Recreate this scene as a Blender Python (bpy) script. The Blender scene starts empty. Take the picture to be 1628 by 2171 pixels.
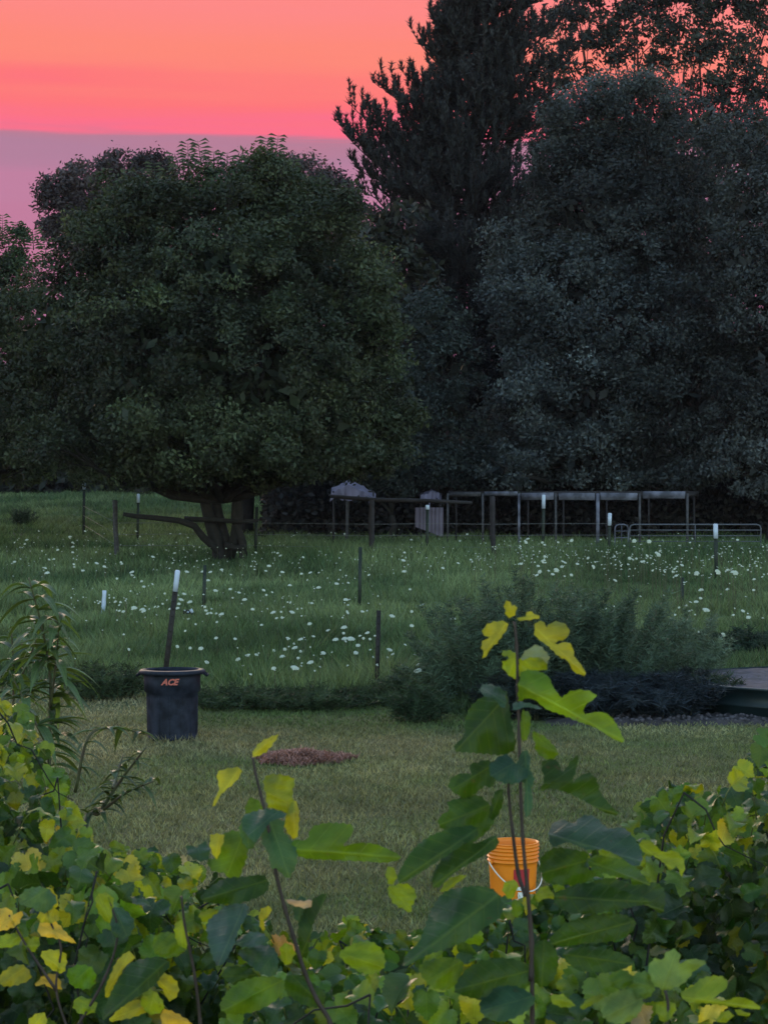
import bpy, math, random
import numpy as np
from mathutils import Vector, Matrix

S = bpy.context.scene
COL = S.collection
R = math.radians
random.seed(7)
rng = np.random.default_rng(7)

# ------------------------------------------------------------------ camera
CAM_H = 2.45
FPX = 4600.0            # focal length in photograph pixels (telephoto phone lens)
PITCH = math.atan(40.5 / FPX)
cam_d = bpy.data.cameras.new("camera")
cam = bpy.data.objects.new("camera", cam_d)
COL.objects.link(cam)
cam_d.sensor_fit = 'VERTICAL'
cam_d.sensor_height = 24.0
cam_d.lens = 24.0 * FPX / 2171.0
cam_d.clip_start = 0.05
cam_d.clip_end = 3000
cam.location = (0, 0, CAM_H)
cam.rotation_euler = (math.pi / 2 - PITCH, 0, 0)
cam_d.dof.use_dof = True
cam_d.dof.focus_distance = 15.0
cam_d.dof.aperture_fstop = 13.0
S.camera = cam

# ------------------------------------------------------------------ sky
world = bpy.data.worlds.new("World")
S.world = world
world.use_nodes = True
wn, wl = world.node_tree.nodes, world.node_tree.links
wn.clear()
SKY_STRENGTH = 0.12
SUN_EL, SUN_AZ = R(12), R(-14)      # afterglow direction: ahead and a little left


def node(nt, typ, **kw):
    n = nt.nodes.new(typ)
    for k, v in kw.items():
        setattr(n, k, v)
    return n


def srgb(r, g, b):
    f = lambda c: (c / 255 / 12.92) if c <= 10 else ((c / 255 + 0.055) / 1.055) ** 2.4
    return (f(r), f(g), f(b), 1.0)


def build_world():
    nt = world.node_tree
    out = node(nt, 'ShaderNodeOutputWorld')
    bg = node(nt, 'ShaderNodeBackground')
    bg.inputs['Strength'].default_value = SKY_STRENGTH
    tc = node(nt, 'ShaderNodeTexCoord')
    sep = node(nt, 'ShaderNodeSeparateXYZ')
    wl.new(tc.outputs['Generated'], sep.inputs[0])
    # streaks stretched along the horizon
    mp = node(nt, 'ShaderNodeMapping')
    mp.inputs['Scale'].default_value = (3.0, 3.0, 60.0)
    mp.inputs['Rotation'].default_value = (0, R(1.0), 0)
    wl.new(tc.outputs['Generated'], mp.inputs['Vector'])
    nz = node(nt, 'ShaderNodeTexNoise')
    nz.inputs['Scale'].default_value = 1.6
    nz.inputs['Detail'].default_value = 4
    nz.inputs['Roughness'].default_value = 0.55
    wl.new(mp.outputs[0], nz.inputs['Vector'])
    sub = node(nt, 'ShaderNodeMath', operation='MULTIPLY_ADD')
    sub.inputs[1].default_value = 0.034
    sub.inputs[2].default_value = -0.017
    wl.new(nz.outputs['Fac'], sub.inputs[0])
    add = node(nt, 'ShaderNodeMath', operation='ADD')
    wl.new(sep.outputs['Z'], add.inputs[0])
    wl.new(sub.outputs[0], add.inputs[1])
    # slope of the cloud edge: lower to the right
    sl = node(nt, 'ShaderNodeMath', operation='MULTIPLY_ADD')
    sl.inputs[1].default_value = 0.03
    wl.new(sep.outputs['X'], sl.inputs[0])
    wl.new(add.outputs[0], sl.inputs[2])
    scale = node(nt, 'ShaderNodeMath', operation='MULTIPLY')
    scale.inputs[1].default_value = 2.0          # ramp runs over z = 0 .. 0.5
    wl.new(sl.outputs[0], scale.inputs[0])
    ramp = node(nt, 'ShaderNodeValToRGB')
    el = ramp.color_ramp.elements
    stops = [
        (0.00, srgb(130, 90, 135)),
        (0.11 * 2, srgb(194, 122, 154)),
        (0.135 * 2, srgb(192, 128, 160)),
        (0.148 * 2, srgb(178, 128, 156)),
        (0.1578 * 2, srgb(184, 126, 150)),
        (0.1628 * 2, srgb(252, 112, 140)),
        (0.175 * 2, srgb(255, 117, 122)),
        (0.193 * 2, srgb(255, 137, 120)),
        (0.222 * 2, srgb(255, 137, 134)),
        (0.30 * 2, srgb(226, 150, 165)),
        (0.47 * 2, srgb(150, 160, 205)),
    ]
    el[0].position, el[0].color = stops[0]
    el[1].position, el[1].color = stops[1]
    for p, c in stops[2:]:
        e = el.new(p)
        e.color = c
    wl.new(scale.outputs[0], ramp.inputs['Fac'])
    # ramp carries display colours: divide by the background strength
    gain = node(nt, 'ShaderNodeVectorMath', operation='SCALE')
    gain.inputs['Scale'].default_value = 1.0 / SKY_STRENGTH
    wl.new(ramp.outputs['Color'], gain.inputs[0])
    sky = node(nt, 'ShaderNodeTexSky', sky_type='NISHITA')
    sky.sun_disc = False
    sky.sun_elevation = SUN_EL
    sky.sun_rotation = SUN_AZ
    sky.air_density = 1.0
    sky.dust_density = 0.6
    sky.ozone_density = 3.0
    skg = node(nt, 'ShaderNodeVectorMath', operation='MULTIPLY')
    skg.inputs[1].default_value = (7.2, 5.9, 4.3)
    wl.new(sky.outputs[0], skg.inputs[0])
    # weight: afterglow belongs to the low sky ahead (+Y)
    hi = node(nt, 'ShaderNodeMapRange', interpolation_type='SMOOTHSTEP')
    hi.inputs['From Min'].default_value = 0.25
    hi.inputs['From Max'].default_value = 0.50
    wl.new(sep.outputs['Z'], hi.inputs['Value'])
    back = node(nt, 'ShaderNodeMapRange', interpolation_type='SMOOTHSTEP')
    back.inputs['From Min'].default_value = 0.55
    back.inputs['From Max'].default_value = -0.25
    wl.new(sep.outputs['Y'], back.inputs['Value'])
    mx = node(nt, 'ShaderNodeMath', operation='MAXIMUM')
    wl.new(hi.outputs[0], mx.inputs[0])
    wl.new(back.outputs[0], mx.inputs[1])
    mix = node(nt, 'ShaderNodeMix', data_type='RGBA')
    wl.new(mx.outputs[0], mix.inputs['Factor'])
    wl.new(gain.outputs[0], mix.inputs['A'])
    wl.new(skg.outputs[0], mix.inputs['B'])
    wl.new(mix.outputs['Result'], bg.inputs['Color'])
    wl.new(bg.outputs[0], out.inputs['Surface'])


build_world()

sun_d = bpy.data.lights.new("sun", 'SUN')
sun_d.energy = 2.0
sun_d.angle = R(22)
sun_d.color = (1.0, 0.72, 0.48)
sun = bpy.data.objects.new("sun", sun_d)
COL.objects.link(sun)
sv = Vector((math.sin(SUN_AZ) * math.cos(SUN_EL), math.cos(SUN_AZ) * math.cos(SUN_EL), math.sin(SUN_EL)))
sun.rotation_euler = sv.to_track_quat('Z', 'Y').to_euler()
sun.location = sv * 50

S.view_settings.view_transform = 'Standard'
S.view_settings.look = 'None'
S.view_settings.exposure = 0.0
S.view_settings.gamma = 1.0
S.render.engine = 'CYCLES'
S.cycles.use_denoising = True
S.cycles.max_bounces = 6
S.cycles.diffuse_bounces = 3
S.cycles.transmission_bounces = 4
S.cycles.transparent_max_bounces = 4
S.cycles.glossy_bounces = 2
S.cycles.use_adaptive_sampling = True


# ------------------------------------------------------------------ placing
def W(x, y, d):
    """point seen at photograph pixel (x, y) at forward distance d (metres along the ground)"""
    vx = (x - 814.0) / FPX
    vy = -(y - 1085.5) / FPX
    c, s = math.cos(PITCH), math.sin(PITCH)
    fy = c + vy * s
    fz = -s + vy * c
    k = d / fy
    return Vector((vx * k, d, CAM_H + fz * k))


def terr(d):
    """height of the ground: level near the lawn, rising gently beyond the meadow posts"""
    d = np.asarray(d, dtype=float)
    return 0.030 * 6.0 * np.logaddexp(0, (np.minimum(d, 140.0) - 55.0) / 6.0)


def G(x, y, z=0.0):
    """point at height z above the ground seen at pixel (x, y)"""
    lo, hi = 3.0, 110.0
    for _ in range(40):
        m = (lo + hi) / 2
        if W(x, y, m).z > float(terr(m)) + z: lo = m
        else: hi = m
    return W(x, y, lo)


def G0(x, y, z=0.0):
    vy = -(y - 1085.5) / FPX
    c, s = math.cos(PITCH), math.sin(PITCH)
    fy = c + vy * s
    fz = -s + vy * c
    return W(x, y, (z - CAM_H) / fz * fy)


# ------------------------------------------------------------------ mesh helpers
class MB:
    """collects geometry for one mesh object"""

    def __init__(self):
        self.v, self.f, self.m, self.c, self.uv = [], [], [], [], []
        self.n = 0

    def add(self, verts, faces, mi=0, col=None, uv=None):
        verts = np.asarray(verts, dtype=np.float32).reshape(-1, 3)
        faces = np.asarray(faces, dtype=np.int32)
        if len(verts) == 0:
            return
        self.v.append(verts)
        self.f.append(faces + self.n)
        self.m.append(np.full(len(faces), mi, dtype=np.int32))
        if col is None:
            col = np.ones((len(verts), 3), dtype=np.float32)
        col = np.asarray(col, dtype=np.float32)
        if col.ndim == 1:
            col = np.tile(col, (len(verts), 1))
        self.c.append(col)
        if uv is None:
            uv = np.zeros((len(verts), 2), dtype=np.float32)
        self.uv.append(np.asarray(uv, dtype=np.float32))
        self.n += len(verts)

    def tube(self, pts, radii, seg=7, mi=0, col=None, cap=True):
        pts = [Vector(p) for p in pts]
        n = len(pts)
        if not hasattr(radii, '__len__'):
            radii = [radii] * n
        vs, fs = [], []
        ref = Vector((0.13, 0.9, 0.2)).normalized()
        for i, p in enumerate(pts):
            t = (pts[min(i + 1, n - 1)] - pts[max(i - 1, 0)])
            if t.length < 1e-9:
                t = Vector((0, 0, 1))
            t.normalize()
            a = t.cross(ref)
            if a.length < 0.1:
                a = t.cross(Vector((1, 0, 0)))
            a.normalize()
            b = t.cross(a)
            for k in range(seg):
                an = 2 * math.pi * k / seg
                vs.append(p + (a * math.cos(an) + b * math.sin(an)) * radii[i])
        for i in range(n - 1):
            for k in range(seg):
                k2 = (k + 1) % seg
                fs.append((i * seg + k, i * seg + k2, (i + 1) * seg + k2, (i + 1) * seg + k))
        if cap:
            vs.append(pts[0]); vs.append(pts[-1])
            a0, b0 = len(vs) - 2, len(vs) - 1
            for k in range(seg):
                k2 = (k + 1) % seg
                fs.append((a0, k2, k, k))
                fs.append((b0, (n - 1) * seg + k, (n - 1) * seg + k2, (n - 1) * seg + k2))
        self.add([tuple(v) for v in vs], fs, mi, col)

    def box(self, c, size, rot=None, mi=0, col=None):
        x, y, z = [s / 2 for s in size]
        vs = [Vector(p) for p in [(-x, -y, -z), (x, -y, -z), (x, y, -z), (-x, y, -z), (-x, -y, z), (x, -y, z), (x, y, z), (-x, y, z)]]
        if rot is not None:
            vs = [rot @ v for v in vs]
        vs = [tuple(v + Vector(c)) for v in vs]
        self.add(vs, [(0, 3, 2, 1), (4, 5, 6, 7), (0, 1, 5, 4), (1, 2, 6, 5), (2, 3, 7, 6), (3, 0, 4, 7)], mi, col)

    def lathe(self, prof, seg=40, mi=0, center=(0, 0, 0), col=None, wob=None):
        n = len(prof)
        vs, fs = [], []
        for (r, z) in prof:
            for k in range(seg):
                a = 2 * math.pi * k / seg
                rr = r if wob is None else r * (1 + wob(a, z))
                vs.append((center[0] + rr * math.cos(a), center[1] + rr * math.sin(a), center[2] + z))
        for i in range(n - 1):
            for k in range(seg):
                k2 = (k + 1) % seg
                fs.append((i * seg + k, i * seg + k2, (i + 1) * seg + k2, (i + 1) * seg + k))
        self.add(vs, fs, mi, col)

    def build(self, name, mats, parent=None, smooth=False):
        if not isinstance(mats, (list, tuple)):
            mats = [mats]
        me = bpy.data.meshes.new(name)
        v = np.concatenate(self.v)
        # faces: quads, degenerate (last index repeated) become triangles
        loops, starts, tot = [], [], []
        pos = 0
        for f in self.f:
            if f.shape[1] == 3:
                loops.append(f.ravel()); starts.append(pos + 3 * np.arange(len(f))); tot.append(np.full(len(f), 3)); pos += 3 * len(f)
            else:
                deg = f[:, 3] == f[:, 2]
                if deg.any():
                    # keep order by splitting face by face
                    l = []
                    st = []
                    tt = []
                    for q, dg in zip(f, deg):
                        k = 3 if dg else 4
                        st.append(pos); tt.append(k); l.extend(q[:k]); pos += k
                    loops.append(np.array(l)); starts.append(np.array(st)); tot.append(np.array(tt))
                else:
                    loops.append(f.ravel()); starts.append(pos + 4 * np.arange(len(f))); tot.append(np.full(len(f), 4)); pos += 4 * len(f)
        loops = np.concatenate(loops).astype(np.int32)
        starts = np.concatenate(starts).astype(np.int32)
        tot = np.concatenate(tot).astype(np.int32)
        me.vertices.add(len(v)); me.vertices.foreach_set('co', v.ravel())
        me.loops.add(len(loops)); me.loops.foreach_set('vertex_index', loops)
        me.polygons.add(len(starts)); me.polygons.foreach_set('loop_start', starts)
        me.polygons.foreach_set('loop_total', tot)
        me.polygons.foreach_set('material_index', np.concatenate(self.m))
        if smooth:
            me.polygons.foreach_set('use_smooth', np.ones(len(starts), dtype=bool))
        col = np.concatenate(self.c)
        at = me.color_attributes.new('tint', 'FLOAT_COLOR', 'POINT')
        c4 = np.ones((len(v), 4), dtype=np.float32); c4[:, :3] = col
        at.data.foreach_set('color', c4.ravel())
        uv = np.concatenate(self.uv)
        ul = me.uv_layers.new(name='leaf')
        ul.data.foreach_set('uv', uv[loops].ravel())
        me.update(calc_edges=True)
        me.validate()
        for m in mats:
            me.materials.append(m)
        o = bpy.data.objects.new(name, me)
        COL.objects.link(o)
        if parent is not None:
            o.parent = parent
        return o


def thing(name, label, cat, group=None, loc=(0, 0, 0)):
    o = bpy.data.objects.new(name, None)
    COL.objects.link(o)
    o.empty_display_size = 0.1
    o.location = loc
    tag(o, label, cat, group)
    return o


def tag(o, label=None, cat=None, group=None, kind=None):
    if label: o['label'] = label
    if cat: o['category'] = cat
    if group: o['group'] = group
    if kind: o['kind'] = kind
    return o


# ------------------------------------------------------------------ materials
def new_mat(name):
    m = bpy.data.materials.new(name)
    m.use_nodes = True
    m.node_tree.nodes.clear()
    return m, m.node_tree


def simple_mat(name, col, rough=0.7, noise=0.25, scale=8.0, bump=0.0, col2=None, metallic=0.0, spec=0.4, detail=5):
    m, nt = new_mat(name)
    out = node(nt, 'ShaderNodeOutputMaterial')
    p = node(nt, 'ShaderNodeBsdfPrincipled')
    p.inputs['Roughness'].default_value = rough
    p.inputs['Metallic'].default_value = metallic
    p.inputs['Specular IOR Level'].default_value = spec
    tc = node(nt, 'ShaderNodeTexCoord')
    nz = node(nt, 'ShaderNodeTexNoise')
    nz.inputs['Scale'].default_value = scale
    nz.inputs['Detail'].default_value = detail
    nt.links.new(tc.outputs['Object'], nz.inputs['Vector'])
    mix = node(nt, 'ShaderNodeMix', data_type='RGBA')
    c = Vector(col)
    c2 = Vector(col2) if col2 else c * (1 - noise)
    a = c * (1 + noise) if not col2 else c
    mix.inputs['A'].default_value = (*a, 1)
    mix.inputs['B'].default_value = (*c2, 1)
    mr = node(nt, 'ShaderNodeMapRange')
    mr.inputs['From Min'].default_value = 0.35
    mr.inputs['From Max'].default_value = 0.65
    nt.links.new(nz.outputs['Fac'], mr.inputs['Value'])
    nt.links.new(mr.outputs[0], mix.inputs['Factor'])
    nt.links.new(mix.outputs['Result'], p.inputs['Base Color'])
    if bump:
        b = node(nt, 'ShaderNodeBump')
        b.inputs['Strength'].default_value = bump
        b.inputs['Distance'].default_value = 0.02
        nt.links.new(nz.outputs['Fac'], b.inputs['Height'])
        nt.links.new(b.outputs[0], p.inputs['Normal'])
    nt.links.new(p.outputs[0], out.inputs['Surface'])
    return m


def leaf_mat(name, rough=0.55, transl=0.45, veins=False, spec=0.35, tcol=(1.25, 1.15, 0.55), nscale=3.0, namt=0.35):
    """leaf: colour from the leaf's own tint, light passes through the blade"""
    m, nt = new_mat(name)
    L = nt.links
    out = node(nt, 'ShaderNodeOutputMaterial')
    p = node(nt, 'ShaderNodeBsdfPrincipled')
    p.inputs['Roughness'].default_value = rough
    p.inputs['Specular IOR Level'].default_value = spec
    t = node(nt, 'ShaderNodeBsdfTranslucent')
    at = node(nt, 'ShaderNodeAttribute', attribute_name='tint')
    tc = node(nt, 'ShaderNodeTexCoord')
    nz = node(nt, 'ShaderNodeTexNoise')
    nz.inputs['Scale'].default_value = nscale
    nz.inputs['Detail'].default_value = 3
    L.new(tc.outputs['Object'], nz.inputs['Vector'])
    mr = node(nt, 'ShaderNodeMapRange')
    mr.inputs['From Min'].default_value = 0.3
    mr.inputs['From Max'].default_value = 0.7
    mr.inputs['To Min'].default_value = 1 - namt
    mr.inputs['To Max'].default_value = 1 + namt
    L.new(nz.outputs['Fac'], mr.inputs['Value'])
    mul = node(nt, 'ShaderNodeVectorMath', operation='SCALE')
    L.new(at.outputs['Color'], mul.inputs[0])
    L.new(mr.outputs[0], mul.inputs['Scale'])
    colour = mul.outputs[0]
    if veins:
        sn = node(nt, 'ShaderNodeTexNoise')
        sn.inputs['Scale'].default_value = nscale * 2.6
        sn.inputs['Detail'].default_value = 6
        sn.inputs['Roughness'].default_value = 0.7
        L.new(tc.outputs['Object'], sn.inputs['Vector'])
        sr = node(nt, 'ShaderNodeMapRange')
        sr.inputs['From Min'].default_value = 0.63
        sr.inputs['From Max'].default_value = 0.70
        sr.inputs['To Max'].default_value = 0.75
        L.new(sn.outputs['Fac'], sr.inputs['Value'])
        sm = node(nt, 'ShaderNodeMix', data_type='RGBA')
        sm.inputs['B'].default_value = (0.055, 0.040, 0.018, 1)
        L.new(sr.outputs[0], sm.inputs['Factor'])
        L.new(colour, sm.inputs['A'])
        colour = sm.outputs['Result']
        uv = node(nt, 'ShaderNodeUVMap', uv_map='leaf')
        sp = node(nt, 'ShaderNodeSeparateXYZ')
        L.new(uv.outputs[0], sp.inputs[0])
        ab = node(nt, 'ShaderNodeMath', operation='ABSOLUTE')
        L.new(sp.outputs['Y'], ab.inputs[0])
        mid = node(nt, 'ShaderNodeMapRange')
        mid.inputs['From Min'].default_value = 0.006
        mid.inputs['From Max'].default_value = 0.018
        mid.inputs['To Min'].default_value = 1
        mid.inputs['To Max'].default_value = 0
        L.new(ab.outputs[0], mid.inputs['Value'])
        k = node(nt, 'ShaderNodeMath', operation='MULTIPLY_ADD')
        k.inputs[1].default_value = -0.75
        L.new(ab.outputs[0], k.inputs[0])
        L.new(sp.outputs['X'], k.inputs[2])
        k2 = node(nt, 'ShaderNodeMath', operation='MULTIPLY')
        k2.inputs[1].default_value = 6.5
        L.new(k.outputs[0], k2.inputs[0])
        pp = node(nt, 'ShaderNodeMath', operation='PINGPONG')
        pp.inputs[1].default_value = 0.5
        L.new(k2.outputs[0], pp.inputs[0])
        sv_ = node(nt, 'ShaderNodeMapRange')
        sv_.inputs['From Min'].default_value = 0.015
        sv_.inputs['From Max'].default_value = 0.06
        sv_.inputs['To Min'].default_value = 0.7
        sv_.inputs['To Max'].default_value = 0
        L.new(pp.outputs[0], sv_.inputs['Value'])
        mxv = node(nt, 'ShaderNodeMath', operation='MAXIMUM')
        L.new(mid.outputs[0], mxv.inputs[0])
        L.new(sv_.outputs[0], mxv.inputs[1])
        vm = node(nt, 'ShaderNodeMix', data_type='RGBA')
        vf = node(nt, 'ShaderNodeMath', operation='MULTIPLY')
        vf.inputs[1].default_value = 0.4
        L.new(mxv.outputs[0], vf.inputs[0])
        L.new(vf.outputs[0], vm.inputs['Factor'])
        L.new(colour, vm.inputs['A'])
        vb = node(nt, 'ShaderNodeVectorMath', operation='MULTIPLY_ADD')
        L.new(colour, vb.inputs[0])
        vb.inputs[1].default_value = (1.3, 1.3, 1.2)
        vb.inputs[2].default_value = (0.05, 0.06, 0.02)
        L.new(vb.outputs[0], vm.inputs['B'])
        colour = vm.outputs['Result']
        bp = node(nt, 'ShaderNodeBump')
        bp.inputs['Strength'].default_value = 0.45
        bp.inputs['Distance'].default_value = 0.004
        bp.invert = True
        ad = node(nt, 'ShaderNodeMath', operation='MULTIPLY_ADD')
        ad.inputs[1].default_value = 1.6
        L.new(sn.outputs['Fac'], ad.inputs[0])
        L.new(mxv.outputs[0], ad.inputs[2])
        L.new(ad.outputs[0], bp.inputs['Height'])
        L.new(bp.outputs[0], p.inputs['Normal'])
    L.new(colour, p.inputs['Base Color'])
    tm = node(nt, 'ShaderNodeVectorMath', operation='MULTIPLY')
    tm.inputs[1].default_value = tcol
    L.new(colour, tm.inputs[0])
    L.new(tm.outputs[0], t.inputs['Color'])
    mx = node(nt, 'ShaderNodeMixShader')
    mx.inputs['Fac'].default_value = transl
    L.new(p.outputs[0], mx.inputs[1])
    L.new(t.outputs[0], mx.inputs[2])
    L.new(mx.outputs[0], out.inputs['Surface'])
    return m


M = {}
M['crown'] = leaf_mat('tree_leaves', rough=0.6, transl=0.25, nscale=0.35, namt=0.3)
M['needles'] = leaf_mat('pine_needles', rough=0.6, transl=0.08, nscale=0.5, namt=0.3, tcol=(1, 1, 0.8))
M['hero'] = leaf_mat('mulberry_leaf', rough=0.42, transl=0.42, veins=True, spec=0.32, nscale=20, namt=0.30, tcol=(1.7, 1.6, 0.35))
M['grape'] = leaf_mat('grape_leaf', rough=0.42, transl=0.36, veins=True, spec=0.45, nscale=16, namt=0.16, tcol=(1.7, 1.6, 0.4))
M['blade'] = leaf_mat('grass_blade', rough=0.6, transl=0.3, nscale=0.25, namt=0.3, tcol=(1.1, 1.1, 0.6), spec=0.2)
M['bark'] = simple_mat('bark', (0.012, 0.010, 0.010), 0.9, 0.4, 6, 0.6)
M['green_stem'] = simple_mat('young_stem', (0.07, 0.05, 0.035), 0.6, 0.3, 30, 0.1, col2=(0.07, 0.08, 0.03))
M['post_wood'] = simple_mat('weathered_post', (0.05, 0.047, 0.055), 0.9, 0.35, 10, 0.5)
M['tpost'] = simple_mat('post_steel', (0.012, 0.018, 0.014), 0.6, 0.3, 20, 0.1)
M['tpost_rust'] = simple_mat('rusty_post_steel', (0.016, 0.011, 0.011), 0.7, 0.35, 20, 0.2)
M['white'] = simple_mat('white_cap', (0.42, 0.47, 0.60), 0.5, 0.08, 10)
M['petal'] = simple_mat('white_petals', (0.40, 0.42, 0.35), 0.8, 0.1, 40)
M['rail'] = simple_mat('painted_board', (0.10, 0.10, 0.14), 0.8, 0.55, 3, 0.2)
M['darkwood'] = simple_mat('dark_board', (0.022, 0.018, 0.022), 0.9, 0.3, 5, 0.3)
M['tarp'] = simple_mat('faded_tarp', (0.13, 0.11, 0.17), 0.7, 0.25, 2.5, 0.3)
M['sheet'] = simple_mat('galvanised_sheet', (0.13, 0.11, 0.17), 0.55, 0.15, 3, 0.1)
M['tube'] = simple_mat('gate_tube', (0.07, 0.075, 0.095), 0.5, 0.2, 8)
M['wire'] = simple_mat('fence_wire', (0.12, 0.12, 0.13), 0.5, 0.1, 8)
M['can'] = simple_mat('bin_plastic', (0.005, 0.007, 0.014), 0.6, 0.5, 9, 0.05, col2=(0.020, 0.024, 0.042), spec=0.15)
M['can_logo'] = simple_mat('faded_red_print', (0.42, 0.10, 0.08), 0.6, 0.15, 60)
M['bucket'] = simple_mat('orange_plastic', (0.80, 0.22, 0.010), 0.45, 0.05, 12)
M['red'] = simple_mat('red_print', (0.42, 0.02, 0.035), 0.5, 0.1, 30)
M['whiteprint'] = simple_mat('white_print', (0.8, 0.8, 0.8), 0.5, 0.05, 30)
M['black'] = simple_mat('black_cloth', (0.012, 0.012, 0.015), 0.8, 0.2, 30)
M['bail'] = simple_mat('bail_wire', (0.65, 0.62, 0.58), 0.4, 0.05, 30)
M['tank'] = simple_mat('tank_plastic', (0.006, 0.014, 0.017), 0.45, 0.25, 5, 0.05)
M['straw'] = leaf_mat('dry_clippings', rough=0.9, transl=0.1, nscale=6, namt=0.3, spec=0.1)
M['soil'] = simple_mat('bed_soil', (0.036, 0.027, 0.031), 0.95, 0.4, 9, 0.8)


def water_mat():
    m, nt = new_mat('tank_water')
    out = node(nt, 'ShaderNodeOutputMaterial')
    p = node(nt, 'ShaderNodeBsdfPrincipled')
    p.inputs['Base Color'].default_value = (0.03, 0.035, 0.045, 1)
    p.inputs['Roughness'].default_value = 0.08
    p.inputs['Specular IOR Level'].default_value = 0.8
    tc = node(nt, 'ShaderNodeTexCoord')
    nz = node(nt, 'ShaderNodeTexNoise')
    nz.inputs['Scale'].default_value = 9
    nz.inputs['Detail'].default_value = 4
    b = node(nt, 'ShaderNodeBump')
    b.inputs['Strength'].default_value = 0.5
    b.inputs['Distance'].default_value = 0.05
    nt.links.new(tc.outputs['Object'], nz.inputs['Vector'])
    nt.links.new(nz.outputs['Fac'], b.inputs['Height'])
    nt.links.new(b.outputs[0], p.inputs['Normal'])
    nt.links.new(p.outputs[0], out.inputs['Surface'])
    return m


M['water'] = water_mat()
M['tank_top'] = simple_mat('pale_surface', (0.060, 0.050, 0.080), 0.8, 0.4, 6, 0.5, col2=(0.02, 0.018, 0.028))  # rough lilac top of the tank, mottled pale and dark


# ------------------------------------------------------------------ ground
def ground_mat():
    m, nt = new_mat('turf')
    L = nt.links
    out = node(nt, 'ShaderNodeOutputMaterial')
    p = node(nt, 'ShaderNodeBsdfPrincipled')
    p.inputs['Roughness'].default_value = 0.95
    p.inputs['Specular IOR Level'].default_value = 0.1
    tc = node(nt, 'ShaderNodeTexCoord')
    def noise(scale, detail=5, rough=0.6, mapping=None):
        n = node(nt, 'ShaderNodeTexNoise')
        n.inputs['Scale'].default_value = scale
        n.inputs['Detail'].default_value = detail
        n.inputs['Roughness'].default_value = rough
        src = tc.outputs['Object']
        if mapping:
            mp = node(nt, 'ShaderNodeMapping')
            mp.inputs['Scale'].default_value = mapping
            L.new(src, mp.inputs['Vector'])
            src = mp.outputs[0]
        L.new(src, n.inputs['Vector'])
        return n.outputs['Fac']
    def ramp(v, a, b):
        r = node(nt, 'ShaderNodeMapRange')
        r.inputs['From Min'].default_value = a
        r.inputs['From Max'].default_value = b
        L.new(v, r.inputs['Value'])
        return r.outputs[0]
    def mix(f, a, b):
        x = node(nt, 'ShaderNodeMix', data_type='RGBA')
        L.new(f, x.inputs['Factor'])
        for k, c in (('A', a), ('B', b)):
            if isinstance(c, tuple):
                x.inputs[k].default_value = (*c, 1)
            else:
                L.new(c, x.inputs[k])
        return x.outputs['Result']
    lawn = mix(ramp(noise(0.45, 4), 0.35, 0.65), (0.110, 0.130, 0.048), (0.150, 0.140, 0.070))
    lawn = mix(ramp(noise(26, 6, 0.7), 0.42, 0.68), lawn, (0.040, 0.056, 0.022))
    field = mix(ramp(noise(0.25, 4, mapping=(1, 0.5, 1)), 0.35, 0.65), (0.055, 0.085, 0.045), (0.070, 0.095, 0.055))
    field = mix(ramp(noise(7, 6, 0.7), 0.42, 0.68), field, (0.018, 0.034, 0.016))
    sp = node(nt, 'ShaderNodeSeparateXYZ')
    L.new(tc.outputs['Object'], sp.inputs[0])
    wob = node(nt, 'ShaderNodeMath', operation='MULTIPLY_ADD')
    wob.inputs[1].default_value = 1.6
    L.new(noise(0.5, 3), wob.inputs[0])
    L.new(sp.outputs['Y'], wob.inputs[2])
    colr = mix(ramp(wob.outputs[0], 25.6, 26.4), lawn, field)
    L.new(colr, p.inputs['Base Color'])
    b = node(nt, 'ShaderNodeBump')
    b.inputs['Strength'].default_value = 0.7
    b.inputs['Distance'].default_value = 0.05
    L.new(noise(22, 6, 0.75), b.inputs['Height'])
    L.new(b.outputs[0], p.inputs['Normal'])
    L.new(p.outputs[0], out.inputs['Surface'])
    return m


g = MB()
gy = np.r_[-300, -50, np.arange(0, 40, 10), np.arange(40, 150, 3), 200, 400, 1500].astype(float)
gz = terr(gy); gz[gy < 34] = 0
gv = []
for yy, zz in zip(gy, gz):
    gv += [(-900, yy, zz), (900, yy, zz)]
g.add(gv, [(2 * i, 2 * i + 1, 2 * i + 3, 2 * i + 2) for i in range(len(gy) - 1)])
tag(g.build('ground', ground_mat()), kind='structure')


def grass_blades(name, n, dmin, dmax, hfun, wfun, colfun, keep=None, lean=0.35, margin=0.12, power=0.5):
    """many single-triangle blades; density falls off with distance as it shows"""
    u = rng.random(n)
    d = dmin * (dmax / dmin) ** (u ** power)
    half = (814 / FPX + margin) * d
    x = (rng.random(n) * 2 - 1) * half
    if keep is not None:
        k = keep(x, d)
        x, d = x[k], d[k]
    n = len(x)
    h = hfun(x, d) * (0.5 + rng.random(n))
    w = wfun(x, d)
    a = rng.random(n) * math.pi
    lx = rng.normal(0, lean, n) * h
    ly = rng.normal(0, lean, n) * h
    v = np.zeros((n, 3, 3), dtype=np.float32)
    v[:, 0] = np.stack([x - np.cos(a) * w / 2, d - np.sin(a) * w / 2, np.full(n, -0.005)], 1)
    v[:, 1] = np.stack([x + np.cos(a) * w / 2, d + np.sin(a) * w / 2, np.full(n, -0.005)], 1)
    v[:, 2] = np.stack([x + lx, d + ly, h], 1)
    v[:, :, 2] += terr(d)[:, None]
    c = colfun(x, d, n)
    c = np.repeat(c[:, None, :], 3, 1).reshape(-1, 3)
    mb = MB()
    mb.add(v.reshape(-1, 3), np.arange(3 * n).reshape(-1, 3), 0, c)
    return mb.build(name, M['blade'])


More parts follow.
